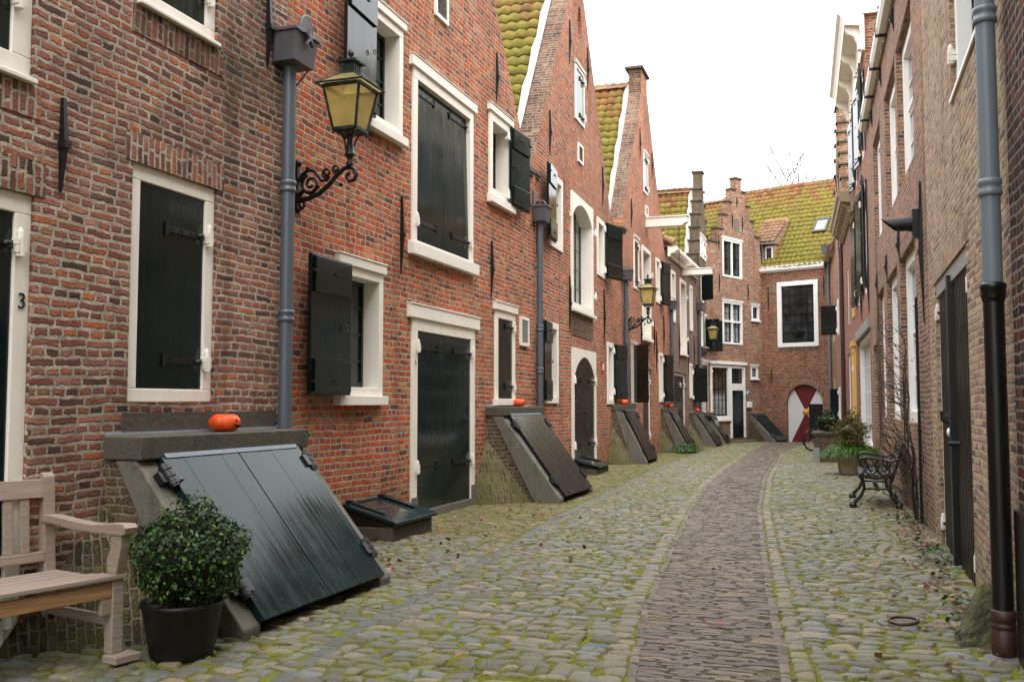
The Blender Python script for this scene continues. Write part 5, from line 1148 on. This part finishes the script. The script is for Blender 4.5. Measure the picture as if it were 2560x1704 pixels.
# =================================================================== iron bench (right)
t = thing('iron_bench', 'black cast iron bench with scrolled armrest against the brown house', 'bench', (.70, 14.05, 0.), R(-90))
Lb = 1.40
for x in (.0, -Lb):
    mb = MB()
    mb.tube([(x, -.60, .02), (x, -.58, .08), (x, -.50, .16), (x, -.455, .26), (x, -.47, .36), (x, -.50, .43)], [.038, .028, .022, .022, .024, .03], 8); mb.lathe([(.05, -.02), (.055, .02), (.03, .06), (.0, .07)], (x, -.60, .02), 8); mb.build('leg', 'iron', t); mb = MB()
    mb.tube([(x, -.02, .02), (x, -.05, .08), (x, -.12, .17), (x, -.13, .30), (x, -.10, .43)], [.038, .028, .022, .022, .026], 8)
    mb.lathe([(.05, -.02), (.055, .02), (.03, .06), (.0, .07)], (x, -.02, .02), 8)
    f_ = mb.build('leg', 'iron', t)
    mb = MB(); mb.tube([(x, -.52, .43), (x, -.30, .40), (x, -.10, .43)], .022, 8); mb.tube([(x, -.46, .26), (x, -.13, .26)], .014, 6); mb.tube([(x, -.10, .42), (x, -.06, .52), (x, .0, .70), (x, .04, .86)], [.024, .022, .02, .018], 8)
    mb.build('side_frame', 'iron', t)
    mb = MB(); mb.tube([(x, -.02, .66), (x, -.12, .62), (x, -.28, .655), (x, -.42, .68), (x, -.50, .655), (x, -.515, .60), (x, -.47, .565), (x, -.43, .59), (x, -.45, .62)], [.018]*7+[.014, .012], 7)
    def sp(c, r0, r1, a0, tn): return [(x, q[1], q[2]) for q in spiral(c, r0, r1, a0, tn, 18)]
    mb.tube(sp((-.36, .53), .085, .02, 3.6, 1.3), .011, 6); mb.tube(sp((-.21, .52), .085, .02, -.4, -1.3), .011, 6); mb.tube([(x, -.50, .45), (x, -.44, .50), (x, -.40, .60)], .012, 6); mb.tube([(x, -.10, .47), (x, -.16, .52), (x, -.16, .62)], .012, 6)
    mb.build('armrest', 'iron', t)
for k in range(5):
    y0 = -.52+k*.088; z = .44-.012*math.sin(k/4*math.pi); mb = MB(); mb.box(-Lb-.03, .03, y0, y0+.07, z, z+.022); mb.build('seat_slat', 'iron', t, .005)
for k in range(4):
    z0 = .53+k*.088; y0 = -.075+k*.030; mb = MB(); mb.hexa([(-Lb-.03, y0, z0), (.03, y0, z0), (.03, y0+.022, z0), (-Lb-.03, y0+.022, z0), (-Lb-.03, y0+.025, z0+.066), (.03, y0+.025, z0+.066), (.03, y0+.047, z0+.066), (-Lb-.03, y0+.047, z0+.066)]); mb.build('back_slat', 'iron', t, .005)
mb = MB(); mb.box(-Lb, .0, -.32, -.26, .235, .265); mb.build('stretcher', 'iron', t, .004)

# =================================================================== planters, rock, ring, vine
def strands(name, mat, parent, base, n, ln, seed, droop=.5, wdt=.006, up=.6, spread=1., segs=4):
    r = np.random.RandomState(seed); vs, fs = [], []; c = 0
    for i in range(n):
        b = base(r); a = r.uniform(0, 2*np.pi); L = ln*r.uniform(.6, 1.25); u_ = up*r.uniform(.5, 1.3); d = np.array([np.cos(a)*spread, np.sin(a)*spread, 0.]); s = np.array([-np.sin(a), np.cos(a), 0])
        for k in range(segs+1):
            q = k/segs; p = b+d*L*q+np.array([0, 0, L*(u_*q-droop*q*q)]); w = wdt*(1-q*.85); vs += [p-s*w, p+s*w]
        fs += [(c+2*k, c+2*k+1, c+2*k+3, c+2*k+2) for k in range(segs)]; c += 2*(segs+1)
    return npmesh(name, np.array(vs), np.array(fs), mat, parent, True)
t = thing('planter', 'beige hexagonal planter with feathery green conifer and olive shrub beside the iron bench', 'planter', (.12, 20.62, gz(20.6)), R(12))
mb = MB(); mb.lathe([(.24, .0), (.29, .40), (.25, .40), (.24, .34)], (0, 0, .02), 6, sm=False); mb.build('pot', 'conc', t, .008)
mb = MB(); mb.lathe([(0, .35), (.24, .345)], (0, 0, .02), 6, sm=False); mb.build('soil', 'soil', t)
def bb(r):
    d = r.normal(0, 1, 3); d /= np.linalg.norm(d); d[2] = abs(d[2])*.9-.25; return np.array([d[0]*.45, d[1]*.45, .45+d[2]*.25])*1.
strands('conifer', 'conifer', t, bb, 4600, .20, 3, .8, .007, .5)
p, d = ball_pts((.02, -.05, .86), (.36, .36, .34), 2600, 8, .15, .25); leaves('shrub', 'bush', t, p, d, .028, 9, .9)
p, d = ball_pts((-.06, -.25, .64), (.22, .15, .12), 380, 18, .3, .2); leaves('leaves', 'bush', t, p, d, .02, 19, .8)
mb = MB(); r_ = random.Random(9)
for k in range(16): a = r_.uniform(0, 6.28); q = r_.uniform(.05, .3); mb.tube([(.04*math.cos(a), .04*math.sin(a), .36), (q*.6*math.cos(a), q*.6*math.sin(a), .7), (q*math.cos(a+.2), q*math.sin(a+.2), 1.1)], [.008, .006, .003], 5)
mb.build('stems', 'bark', t)

t = thing('raised_bed', 'low brick plant bed with stone coping and clipped dark shrub, in front of the bicycles', 'plant bed', (-.72, 25.9, gz(26)), 0.)
mb = MB(); mb.box(0, 1.05, 0, 1.5, -.1, .68); mb.build('bed_wall', 'brick_side', t); mb = MB(); mb.box(-.05, 1.06, -.05, 1.55, .681, .75); mb.build('coping', 'cap', t, .01)
mb = MB(); mb.box(-.02, .14, -.10, -.004, -.1, .36); mb.build('slab', 'grille', t, .008)
p, d = ball_pts((.34, .7, 1.0), (.30, .40, .26), 1500, 28, .5, .1); leaves('shrub', 'box', t, p, d, .035, 29, .8)

t = thing('guard_stone', 'mossy green pointed stone at the foot of the black drainpipe', 'stone', (.70, 6.32, 0.), R(20))
nu, nv = 22, 14; r_ = np.random.RandomState(4); vs = []
for j in range(nv+1):
    q = j/nv
    for i in range(nu):
        th = 2*math.pi*i/nu; sq = (abs(math.cos(th))**5+abs(math.sin(th))**5)**(-1/5)
        w = (.112*(1-q)**.6+.012) if q < 1 else 0.; x = w*sq*math.cos(th)*.95+.05*q*1.2; y = w*sq*math.sin(th)*.75; vs.append((x*(1+.06*r_.normal()), y*(1+.06*r_.normal()), .37*q-.02+.006*r_.normal()))
mb = MB(); mb.add(vs, [(j*nu+i, j*nu+(i+1) % nu, (j+1)*nu+(i+1) % nu, (j+1)*nu+i) for j in range(nv) for i in range(nu)], 0, False); mb.build('rock', 'mossrock', t)
mb = MB(); mb.torus((0, 0, 0), .085, .011, 2, 32, 8); o = mb.build('iron_ring', 'rust'); o.location = (.33, 6.68, .045); o.rotation_euler = (R(4), R(-3), 0); tag(o, 'rusty iron ring lying flat on the cobbles', 'iron ring')

t = thing('climbing_vine', 'bare thorny climbing plant growing up the brown brick wall by the wide gate', 'climbing plant', (.82, 12.42, 0.))
mb = MB(); r_ = random.Random(12)
def grow(p, d, r0, n, lvl):
    pts, rs = [p], [r0]; q = Vector(p); d = Vector(d)
    for i in range(n):
        d = (d+Vector((r_.uniform(-.25, .22), r_.uniform(-.35, .35), r_.uniform(-.12, .22)))).normalized(); q = q+d*.085; q.x = min(.03, max(-.40 if lvl else -.12, q.x)); pts.append(tuple(q)); rs.append(r0*(1-.75*(i+1)/n))
        if lvl < 3 and r_.random() < (.42 if lvl == 0 else .34) and i > 1: grow(tuple(q), (r_.uniform(-1, -.1), r_.uniform(-.9, .9), r_.uniform(-.1, 1)), r0*.5*(1-.5*i/n), r_.randint(4, 9) if lvl else r_.randint(7, 14), lvl+1)
    mb.tube(pts, rs, 5)
for k in range(4): grow((r_.uniform(-.05, .0), r_.uniform(-.25, .25), -.02), (-.05, r_.uniform(-.4, .4), 1.), .016, 27, 0)
mb.build('stems', 'bark', t)
p = np.array([[random.Random(k).uniform(-.3, .0), random.Random(k+99).uniform(-.6, .6), random.Random(k+999).uniform(.1, 2.4)] for k in range(60)]); leaves('leaves', 'ivy', t, p, np.tile([[-1, 0, .3]], (60, 1)), .022, 77, .8)

t = thing('weed_clump', 'clump of low green weeds at the foot of the fourth cellar hatch', 'weeds', (-4.75, 29.9, gz(30)))
p, d = ball_pts((.15, .5, .08), (.42, .85, .20), 1800, 44, .25, .3); keep = p[:, 2] > .0; leaves('leaves', 'weed', t, p[keep], d[keep]+np.array([0, 0, .6]), .04, 45, .7)

t = thing('bare_tree', 'bare winter tree top rising behind the mossy roof at the lane end', 'tree', (-2.7, 62., -1.))
mb = MB(); r_ = random.Random(5)
def branch(p, d, L, r0, lvl, out):
    pts = [p]; q = Vector(p); d = Vector(d)
    for i in range(5): d = (d+Vector((r_.uniform(-.16, .16), r_.uniform(-.16, .16), .10))).normalized(); q = q+d*L/5; pts.append(tuple(q))
    out.tube(pts, [max(.022, r0*(1-.14*i)) for i in range(6)], 6)
    if lvl < 3:
        for k in range(4 if lvl else 6): i = r_.randint(2, 5); a = r_.uniform(0, 6.28); branch(pts[i], (math.cos(a)*.6, math.sin(a)*.6, .7), L*.55, r0*.42, lvl+1, out)
branch((0, 0, 0), (0, 0, 1), 12.0, .22, 3, mb); mb.build('trunk', 'bark', t)
mb = MB()
for k in range(7): a = k*.9; branch((0, 0, 10.2+.2*k), (math.cos(a)*.16, math.sin(a)*.16, 1.), 5.0, .05, 2, mb)
mb.build('crown', 'bark', t)

# =================================================================== bicycles
def bike(loc, rz, label, frame, lean=0.):
    t = thing('bicycle', label, 'bicycle', loc, rz, 'bicycles parked at the end of the lane'); t.rotation_euler = (R(lean), 0, rz)
    r = .335
    for x in (0., 1.06):
        w = MB(); w.torus((x, 0, r), r-.02, .022, 1, 36, 8); wo = w.build('wheel', 'plastic', t)
        w = MB(); w.torus((x, 0, r), r-.048, .010, 1, 36, 6); w.tube([(x, -.04, r), (x, .04, r)], .02, 8)
        for k in range(18): a = 2*math.pi*k/18; w.tube([(x, .02*(1 if k % 2 else -1), r), (x+(r-.05)*math.cos(a), 0, r+(r-.05)*math.sin(a))], .0016, 3, cap=False)
        w.build('rim', 'chrome', wo)
        f = MB(); f.torus((x, 0, r), r+.028, .016, 1, 20, 6, a0=R(20 if x == 0 else 30), a1=R(200 if x == 0 else 165)); f.build('mudguard', 'plastic', t)
    f = MB(); hub, bb_, seat, head, hl, fh = (0, 0, r), (.44, 0, .29), (.30, 0, .72), (.86, 0, .80), (.90, 0, .66), (1.06, 0, r)
    for a, b, q in ((bb_, seat, .016), (seat, (.86, 0, .76), .016), (bb_, hl, .018), (head, hl, .02), (hub, bb_, .010), (hub, seat, .009)): f.tube([a, b], q, 8)
    f.tube([hl, (.955, 0, .55), fh], .014, 8); f.build('frame', frame, t)
    f = MB(); f.tube([(.30, 0, .7), (.275, 0, .84)], .012, 8); f.build('seat_post', 'chrome', t)
    f = MB(); f.hexa([(.14, -.10, .85), (.30, -.06, .85), (.30, .06, .85), (.14, .10, .85), (.14, -.11, .90), (.30, -.05, .895), (.30, .05, .895), (.14, .11, .90)]); f.hexa([(.30, -.05, .855), (.44, -.02, .855), (.44, .02, .855), (.30, .05, .855), (.30, -.05, .895), (.44, -.018, .89), (.44, .018, .89), (.30, .05, .895)]); f.build('saddle', 'plastic', t, .015)
    f = MB(); f.tube([(.855, 0, .80), (.84, 0, .94)], .013, 8); f.tube([(.66, -.29, .97), (.78, -.27, .98), (.85, -.12, .96), (.85, .12, .96), (.78, .27, .98), (.66, .29, .97)], .012, 8); f.build('handlebar', 'chrome', t)
    f = MB(); f.tube([(-.18, -.06, .70), (.24, -.06, .71)], .007, 6); f.tube([(-.18, .06, .70), (.24, .06, .71)], .007, 6)
    for x in (-.18, -.05, .08, .2): f.tube([(x, -.06, .70), (x, .06, .70)], .006, 5)
    f.tube([(-.1, -.06, .7), (0, -.05, r)], .006, 5); f.tube([(-.1, .06, .7), (0, .05, r)], .006, 5); f.build('luggage_rack', 'plastic', t)
    f = MB(); f.box(-.235, -.195, -.05, .05, .60, .66); f.build('rear_light', 'redsign', t, .008)
    f = MB(); f.prism([(.0, .36), (.44, .37), (.50, .30), (.44, .22), (.0, .29)], 1, -.055, -.045); f.torus((.44, -.06, .29), .08, .006, 1, 16, 5); f.box(.43, .45, -.16, -.06, .12, .14); f.box(.43, .45, .06, .16, .44, .46); f.tube([(.44, -.065, .29), (.44, -.07, .13)], .008, 5); f.tube([(.44, .065, .29), (.44, .07, .45)], .008, 5); f.build('chain_guard', 'plastic', t)
bike((-.98, 33.0, gz(33)+.03), R(38), 'black bicycle with red tail light nearest the arched gate', 'blackpipe', 6)
bike((-.60, 32.4, gz(32.4)+.03), R(52), 'red framed bicycle behind the brick plant bed', 'redpaint', -5)

# =================================================================== ground, cobbles, path
ss = [-40, -10, 0]+[20+i for i in range(0, 31)]+[60, 120, 400]; vs = []; xs = [-300, -60, -8, -4, 0, 3, 60, 300]
for s in ss:
    for x in xs: vs.append((x, s, gz(min(s, 60))-.004))
nx = len(xs); mb = MB(); mb.add(vs, [(j*nx+i, j*nx+i+1, (j+1)*nx+i+1, (j+1)*nx+i) for j in range(len(ss)-1) for i in range(nx-1)])
tag(mb.build('ground', 'ground'), kind='structure')

def strip(name, lo, hi, s0, s1, z, mat):
    sv = np.arange(s0, s1, .5); mb = MB(); vs = []
    for s in sv: vs += [(float(lo(s)), s, gz(s)+z), (float(hi(s)), s, gz(s)+z)]
    mb.add(vs, [(2*i, 2*i+1, 2*i+3, 2*i+2) for i in range(len(sv)-1)]); return tag(mb.build(name, mat), kind='structure')
def I(tab): xs, ys = zip(*[(b, a) for a, b in tab]); return lambda s: np.interp(s, xs, ys)
pL = I([(-.88, 2.), (-1.01, 4.96), (-1.28, 6.75), (-1.6, 9.92), (-1.95, 13.5), (-2.22, 17.67), (-2.57, 26.12), (-2.95, 35), (-3.0, 45.)])
pR = I([(-.14, 2.), (-.33, 5.2), (-.52, 7.0), (-.83, 10.18), (-1.13, 13.51), (-1.46, 19.0), (-1.89, 30.63), (-1.75, 38.), (-1.2, 45.)])
bl = I([(-2.55, 2.), (-2.73, 4.41), (-2.89, 5.57), (-3.02, 7.88), (-3.34, 11.39), (-3.74, 18.76), (-4.28, 31.25), (-4.3, 38), (-3.9, 46.)])
wL = I([(-4.5, -4), (-4.5, 7.1), (-4.95, 7.2), (-4.95, 15.7), (-5.1, 16), (-5.36, 24.6), (-5.5, 32), (-5.5, 41.8), (-3.4, 46.2)])
wR = I([(.95, -4), (.95, 11.4), (.64, 21.8), (.42, 27.6), (.16, 33.4), (-.4, 45.)])

def stones(name, mat, C, Lx, Ly, rot, h, K, seed, flat=False, sq=.75, pw=3.2, jit=.10, tl=.045):
    r = np.random.RandomState(seed); n = len(C); g = {6: np.array([-1, -.90, -.6, 0, .6, .90, 1]), 4: np.array([-1, -.86, 0, .86, 1]), 3: np.array([-1, -.8, .8, 1])}[K]; u, v = np.meshgrid(g, g); u, v = u.ravel(), v.ravel()
    X = u*np.sqrt(1-v*v*sq*.5); Y = v*np.sqrt(1-u*u*sq*.5); Z = (1-np.abs(u)**pw)*(1-np.abs(v)**pw); Z = np.where(Z > 0, Z, 0)**.5
    a = r.normal(0, jit, (n, 6))
    ux, vy = u[None], v[None]
    x = X[None]*(1+a[:, :1]*vy+a[:, 1:2]*.6*ux)+a[:, 2:3]*.6*vy*vy*np.sign(ux)*0+a[:, 2:3]*.5*vy; y = Y[None]*(1+a[:, 3:4]*ux*1.3+a[:, 4:5]*.6*vy)+a[:, 5:6]*.5*ux*ux
    x = x*Lx[:, None]*.5; y = y*Ly[:, None]*.5
    tilt = r.normal(0, tl, (n, 2)); hh = h*r.uniform(1-6*tl, 1+5*tl, (n, 1))
    z = Z[None]*hh-.012+x*tilt[:, :1]+y*tilt[:, 1:2]+r.normal(0, .0016, (n, len(u)))*(Z[None] > .05)
    c, s = np.cos(rot)[:, None], np.sin(rot)[:, None]
    wx = C[:, :1]+x*c-y*s; wy = C[:, 1:2]+x*s+y*c; wz = z-.012*np.maximum(0, wy-20)
    V = np.stack([wx, wy, wz], 2).reshape(-1, 3); q = np.array([[j*(K+1)+i, j*(K+1)+i+1, (j+1)*(K+1)+i+1, (j+1)*(K+1)+i] for j in range(K) for i in range(K)])
    F = (q[None]+(np.arange(n)*(K+1)**2)[:, None, None]).reshape(-1, 4)
    o = npmesh(name, V, F, mat, None, not flat); tag(o, kind='structure'); return o

def field(lo, hi, s0, s1, lx, ly, seed, wav=.02, gap=.06, slope=0.):
    r = np.random.RandomState(seed); C, LX, LY, RO = [], [], [], []; s = s0
    while s < s1:
        w = ly*(r.uniform(.82, 1.24) if ly > .09 else r.uniform(.92, 1.1)); a, b = lo(s), hi(s); t = a+r.uniform(-.3, .0)*lx
        ph, am = r.uniform(0, 6), wav*r.uniform(.4, 1.4)
        while t < b:
            l = lx*np.clip(r.lognormal(0, .24+.10*(ly > .09)), .5, 1.9); tc = t+l/2
            if a-.02 < tc < b+.02:
                C.append((tc, s+am*math.sin(tc*2.3+ph)+slope*(tc-a)+r.normal(0, .006))); LX.append(l*(1-gap*r.uniform(.5, 1.6))); LY.append(w*(1-gap*r.uniform(.2, 1.8))*(r.uniform(.88, 1.08) if ly > .09 else 1.)); RO.append(r.normal(0, .07 if ly > .09 else .015)+slope)
            t += l
        s += w*.985
    return [np.array(q) for q in (C, LX, LY, RO)]
def row(fn, off, s0, s1, l, w, seed, gap=.06, var=.22):
    r = np.random.RandomState(seed); C, LX, LY, RO = [], [], [], []; s = s0
    while s < s1:
        q = l*np.clip(r.lognormal(0, var), .6, 1.8); a, b = fn(s)+off, fn(s+q)+off; C.append(((a+b)/2+r.normal(0, .006), s+q/2)); LX.append(w*(1-gap)*r.uniform(.9, 1.1)); LY.append(q*(1-gap)); RO.append(-math.atan2(b-a, q)); s += q
    return [np.array(q) for q in (C, LX, LY, RO)]
def both(name, mat, arr, h, seed, cut=(13., 24.), K=(6, 4, 3), **k):
    C, LX, LY, RO = arr; a = C[:, 1]; lo = -99
    for i, (hi_, kk) in enumerate(zip((*cut, 999), K)):
        m = (a >= lo) & (a < hi_); lo = hi_
        if m.any(): stones(name, mat, C[m], LX[m], LY[m], RO[m], h, kk, seed+i, **k)
S0 = 3.2
both('cobbled_pavement', 'cobble', field(lambda s: bl(s)+.06, lambda s: pL(s)-.205, S0, 46., .140, .108, 1), .026, 10, sq=.28, pw=6.5, jit=.20)
both('cobbled_pavement', 'cobble', field(lambda s: pR(s)+.205, lambda s: wR(s)-.02, S0, 45., .146, .098, 2, slope=.02), .026, 20, sq=.28, pw=6.5, jit=.20)
both('cobbled_pavement', 'cobble', field(lambda s: wL(s), lambda s: bl(s)-.07, S0, 9.6, .138, .105, 3), .026, 30, sq=.28, pw=6.5, jit=.20)
both('cobbled_pavement', 'kerb', row(pL, -.128, S0, 45., .13, .15, 4), .024, 40, sq=.35, pw=6.)
both('cobbled_pavement', 'kerb', row(pR, .132, S0, 45., .13, .115, 5), .024, 50, sq=.35, pw=6.)
both('gutter_setts', 'bluestone', row(bl, 0., S0, 45., .22, .12, 6, .05), .022, 60, sq=.3, pw=6., jit=.04)
both('brick_pavement', 'clinker', field(lambda s: wL(s), lambda s: bl(s)-.07, 9.6, 45., .20, .058, 7, .015, .10, .0), .020, 70, sq=.18, pw=8., jit=.05, tl=.03, K=(4, 3, 3), flat=True)
both('brick_path', 'pathbrick', field(pL, pR, S0, 45.3, .205, .050, 8, .004, .035), .022, 80, sq=.10, pw=9., jit=.02, tl=.018, K=(4, 3, 3), flat=True)
both('brick_path', 'pathbrick', row(pL, -.03, S0, 45., .20, .055, 9, .05, .08), .022, 90, sq=.12, pw=8., jit=.03, tl=.02, K=(4, 3, 3), flat=True)
both('brick_path', 'pathbrick', row(pR, .035, S0, 45., .20, .065, 11, .05, .08), .022, 100, sq=.12, pw=8., jit=.03, tl=.02, K=(4, 3, 3), flat=True)

strip('path_bed', lambda s: pL(s)-.02, lambda s: pR(s)+.02, S0, 45.4, -.001, 'pathdirt')
# fallen leaves, ivy and tufts
r = np.random.RandomState(31); P = []
for n_, cx, cs, sx, ssd in ((170, .76, 9.3, .11, 1.7), (80, .70, 12.4, .16, 1.0), (90, .55, 8.5, .3, 2.0), (90, -4.25, 9.6, .28, .9), (40, -3.6, 10.4, .5, 1.3), (40, -3.1, 8.5, .5, 2.), (30, -2.2, 8., 1., 3.), (25, -4.1, 12.0, .3, 1.0), (40, .3, 15, .3, 3.), (26, -3.9, 7.7, .2, .5), (25, -3.6, 20, .5, 4)):
    q = np.stack([r.normal(cx, sx, n_), r.normal(cs, ssd, n_)], 1); P.append(q)
P = np.concatenate(P); P = P[(P[:, 1] > 3.6) & (P[:, 0] < .86)]
pts = np.stack([P[:, 0], P[:, 1], .036-.012*np.maximum(0, P[:, 1]-20)+r.uniform(0, .012, len(P))], 1)
o = leaves('fallen_leaves', 'litter', None, pts, np.tile([[0, 0, 1.]], (len(P), 1)), .034, 32, .35, .6); tag(o, 'brown fallen leaves scattered over the cobbles', 'leaves', kind='stuff')
q = np.stack([np.minimum(.86, r.normal(.78, .09, 420)), r.uniform(6.6, 13.2, 420)], 1); q = q[np.sin(q[:, 1]*2.1)+r.normal(0, .6, len(q)) > .2]
o = leaves('ivy', 'ivy', None, np.stack([q[:, 0], q[:, 1], r.uniform(.03, .075, len(q))], 1), np.tile([[-.3, 0, 1.]], (len(q), 1)), .028, 33, .5, .7); tag(o, 'creeping ivy along the foot of the gate wall', 'ivy', kind='stuff')
def gb(r):
    while True:
        s = r.uniform(3.8, 20); x = r.uniform(-4.2, .8)
        if x > pL(s)-.1 and x < pR(s)+.1: continue
        if math.sin(x*3.1+1)*math.sin(s*1.7)+r.normal(0, .5) > .55: return np.array([x, s, .012])
o = strands('grass', 'weed', None, gb, 5200, .022, 34, .3, .0016, 1.1, .6, 2); tag(o, 'fine grass and moss tufts growing between the cobbles', 'grass', kind='stuff')

# =================================================================== light and camera
W = bpy.data.worlds.new('World'); SC.world = W; W.use_nodes = True; nt = W.node_tree; nt.nodes.clear()
out = nt.nodes.new('ShaderNodeOutputWorld'); bg = nt.nodes.new('ShaderNodeBackground'); sky = nt.nodes.new('ShaderNodeTexSky')
sky.sky_type = 'NISHITA'; sky.sun_disc = False; sky.sun_elevation = R(52); sky.sun_rotation = R(150); sky.air_density = 1.; sky.dust_density = 3.; sky.altitude = 0.
hs = nt.nodes.new('ShaderNodeHueSaturation'); hs.inputs['Saturation'].default_value = .10; hs.inputs['Value'].default_value = 1.
mx = nt.nodes.new('ShaderNodeMix'); mx.data_type = 'RGBA'; mx.inputs[0].default_value = .75; mx.inputs[7].default_value = (38., 38.6, 39.5, 1)   # cloud deck evens the sky out
nt.links.new(sky.outputs[0], hs.inputs['Color']); nt.links.new(hs.outputs[0], mx.inputs[6]); tc = nt.nodes.new('ShaderNodeTexCoord'); sx = nt.nodes.new('ShaderNodeSeparateXYZ'); nt.links.new(tc.outputs['Generated'], sx.inputs[0])
mr = nt.nodes.new('ShaderNodeMapRange'); mr.inputs['From Min'].default_value = 0.; mr.inputs['From Max'].default_value = 1.; mr.inputs['To Min'].default_value = .42; mr.inputs['To Max'].default_value = 1.5; nt.links.new(sx.outputs[2], mr.inputs[0])
mv = nt.nodes.new('ShaderNodeVectorMath'); mv.operation = 'SCALE'; nt.links.new(mx.outputs[2], mv.inputs[0]); nt.links.new(mr.outputs[0], mv.inputs['Scale']); nt.links.new(mv.outputs[0], bg.inputs[0]); bg.inputs[1].default_value = .13; nt.links.new(bg.outputs[0], out.inputs[0])
sd = bpy.data.lights.new('sun', 'SUN'); sd.energy = 1.4; sd.angle = R(35); sd.color = (1, .96, .9); so = bpy.data.objects.new('sun', sd); COL.objects.link(so)
az, el = R(150), R(52); dirv = Vector((math.sin(az)*math.cos(el), math.cos(az)*math.cos(el), math.sin(el))); so.rotation_euler = dirv.to_track_quat('Z', 'Y').to_euler(); so.location = (0, 0, 20)
cd = bpy.data.cameras.new('camera'); cd.sensor_width = 36.; cd.lens = 2445/2560*36; cd.clip_end = 2000.; cam = bpy.data.objects.new('camera', cd); COL.objects.link(cam)
cam.location = (0, 0, 1.4); cam.rotation_euler = (R(90+3.651), 0, R(18.673)); SC.camera = cam
SC.view_settings.view_transform = 'Standard'; SC.view_settings.look = 'None'; SC.view_settings.exposure = 0.; SC.view_settings.gamma = 1.
SC.cycles.use_denoising = True; SC.cycles.max_bounces = 6; SC.cycles.diffuse_bounces = 3; SC.cycles.glossy_bounces = 3; SC.cycles.transparent_max_bounces = 8
SC.cycles.use_adaptive_sampling = True; SC.cycles.adaptive_threshold = .02
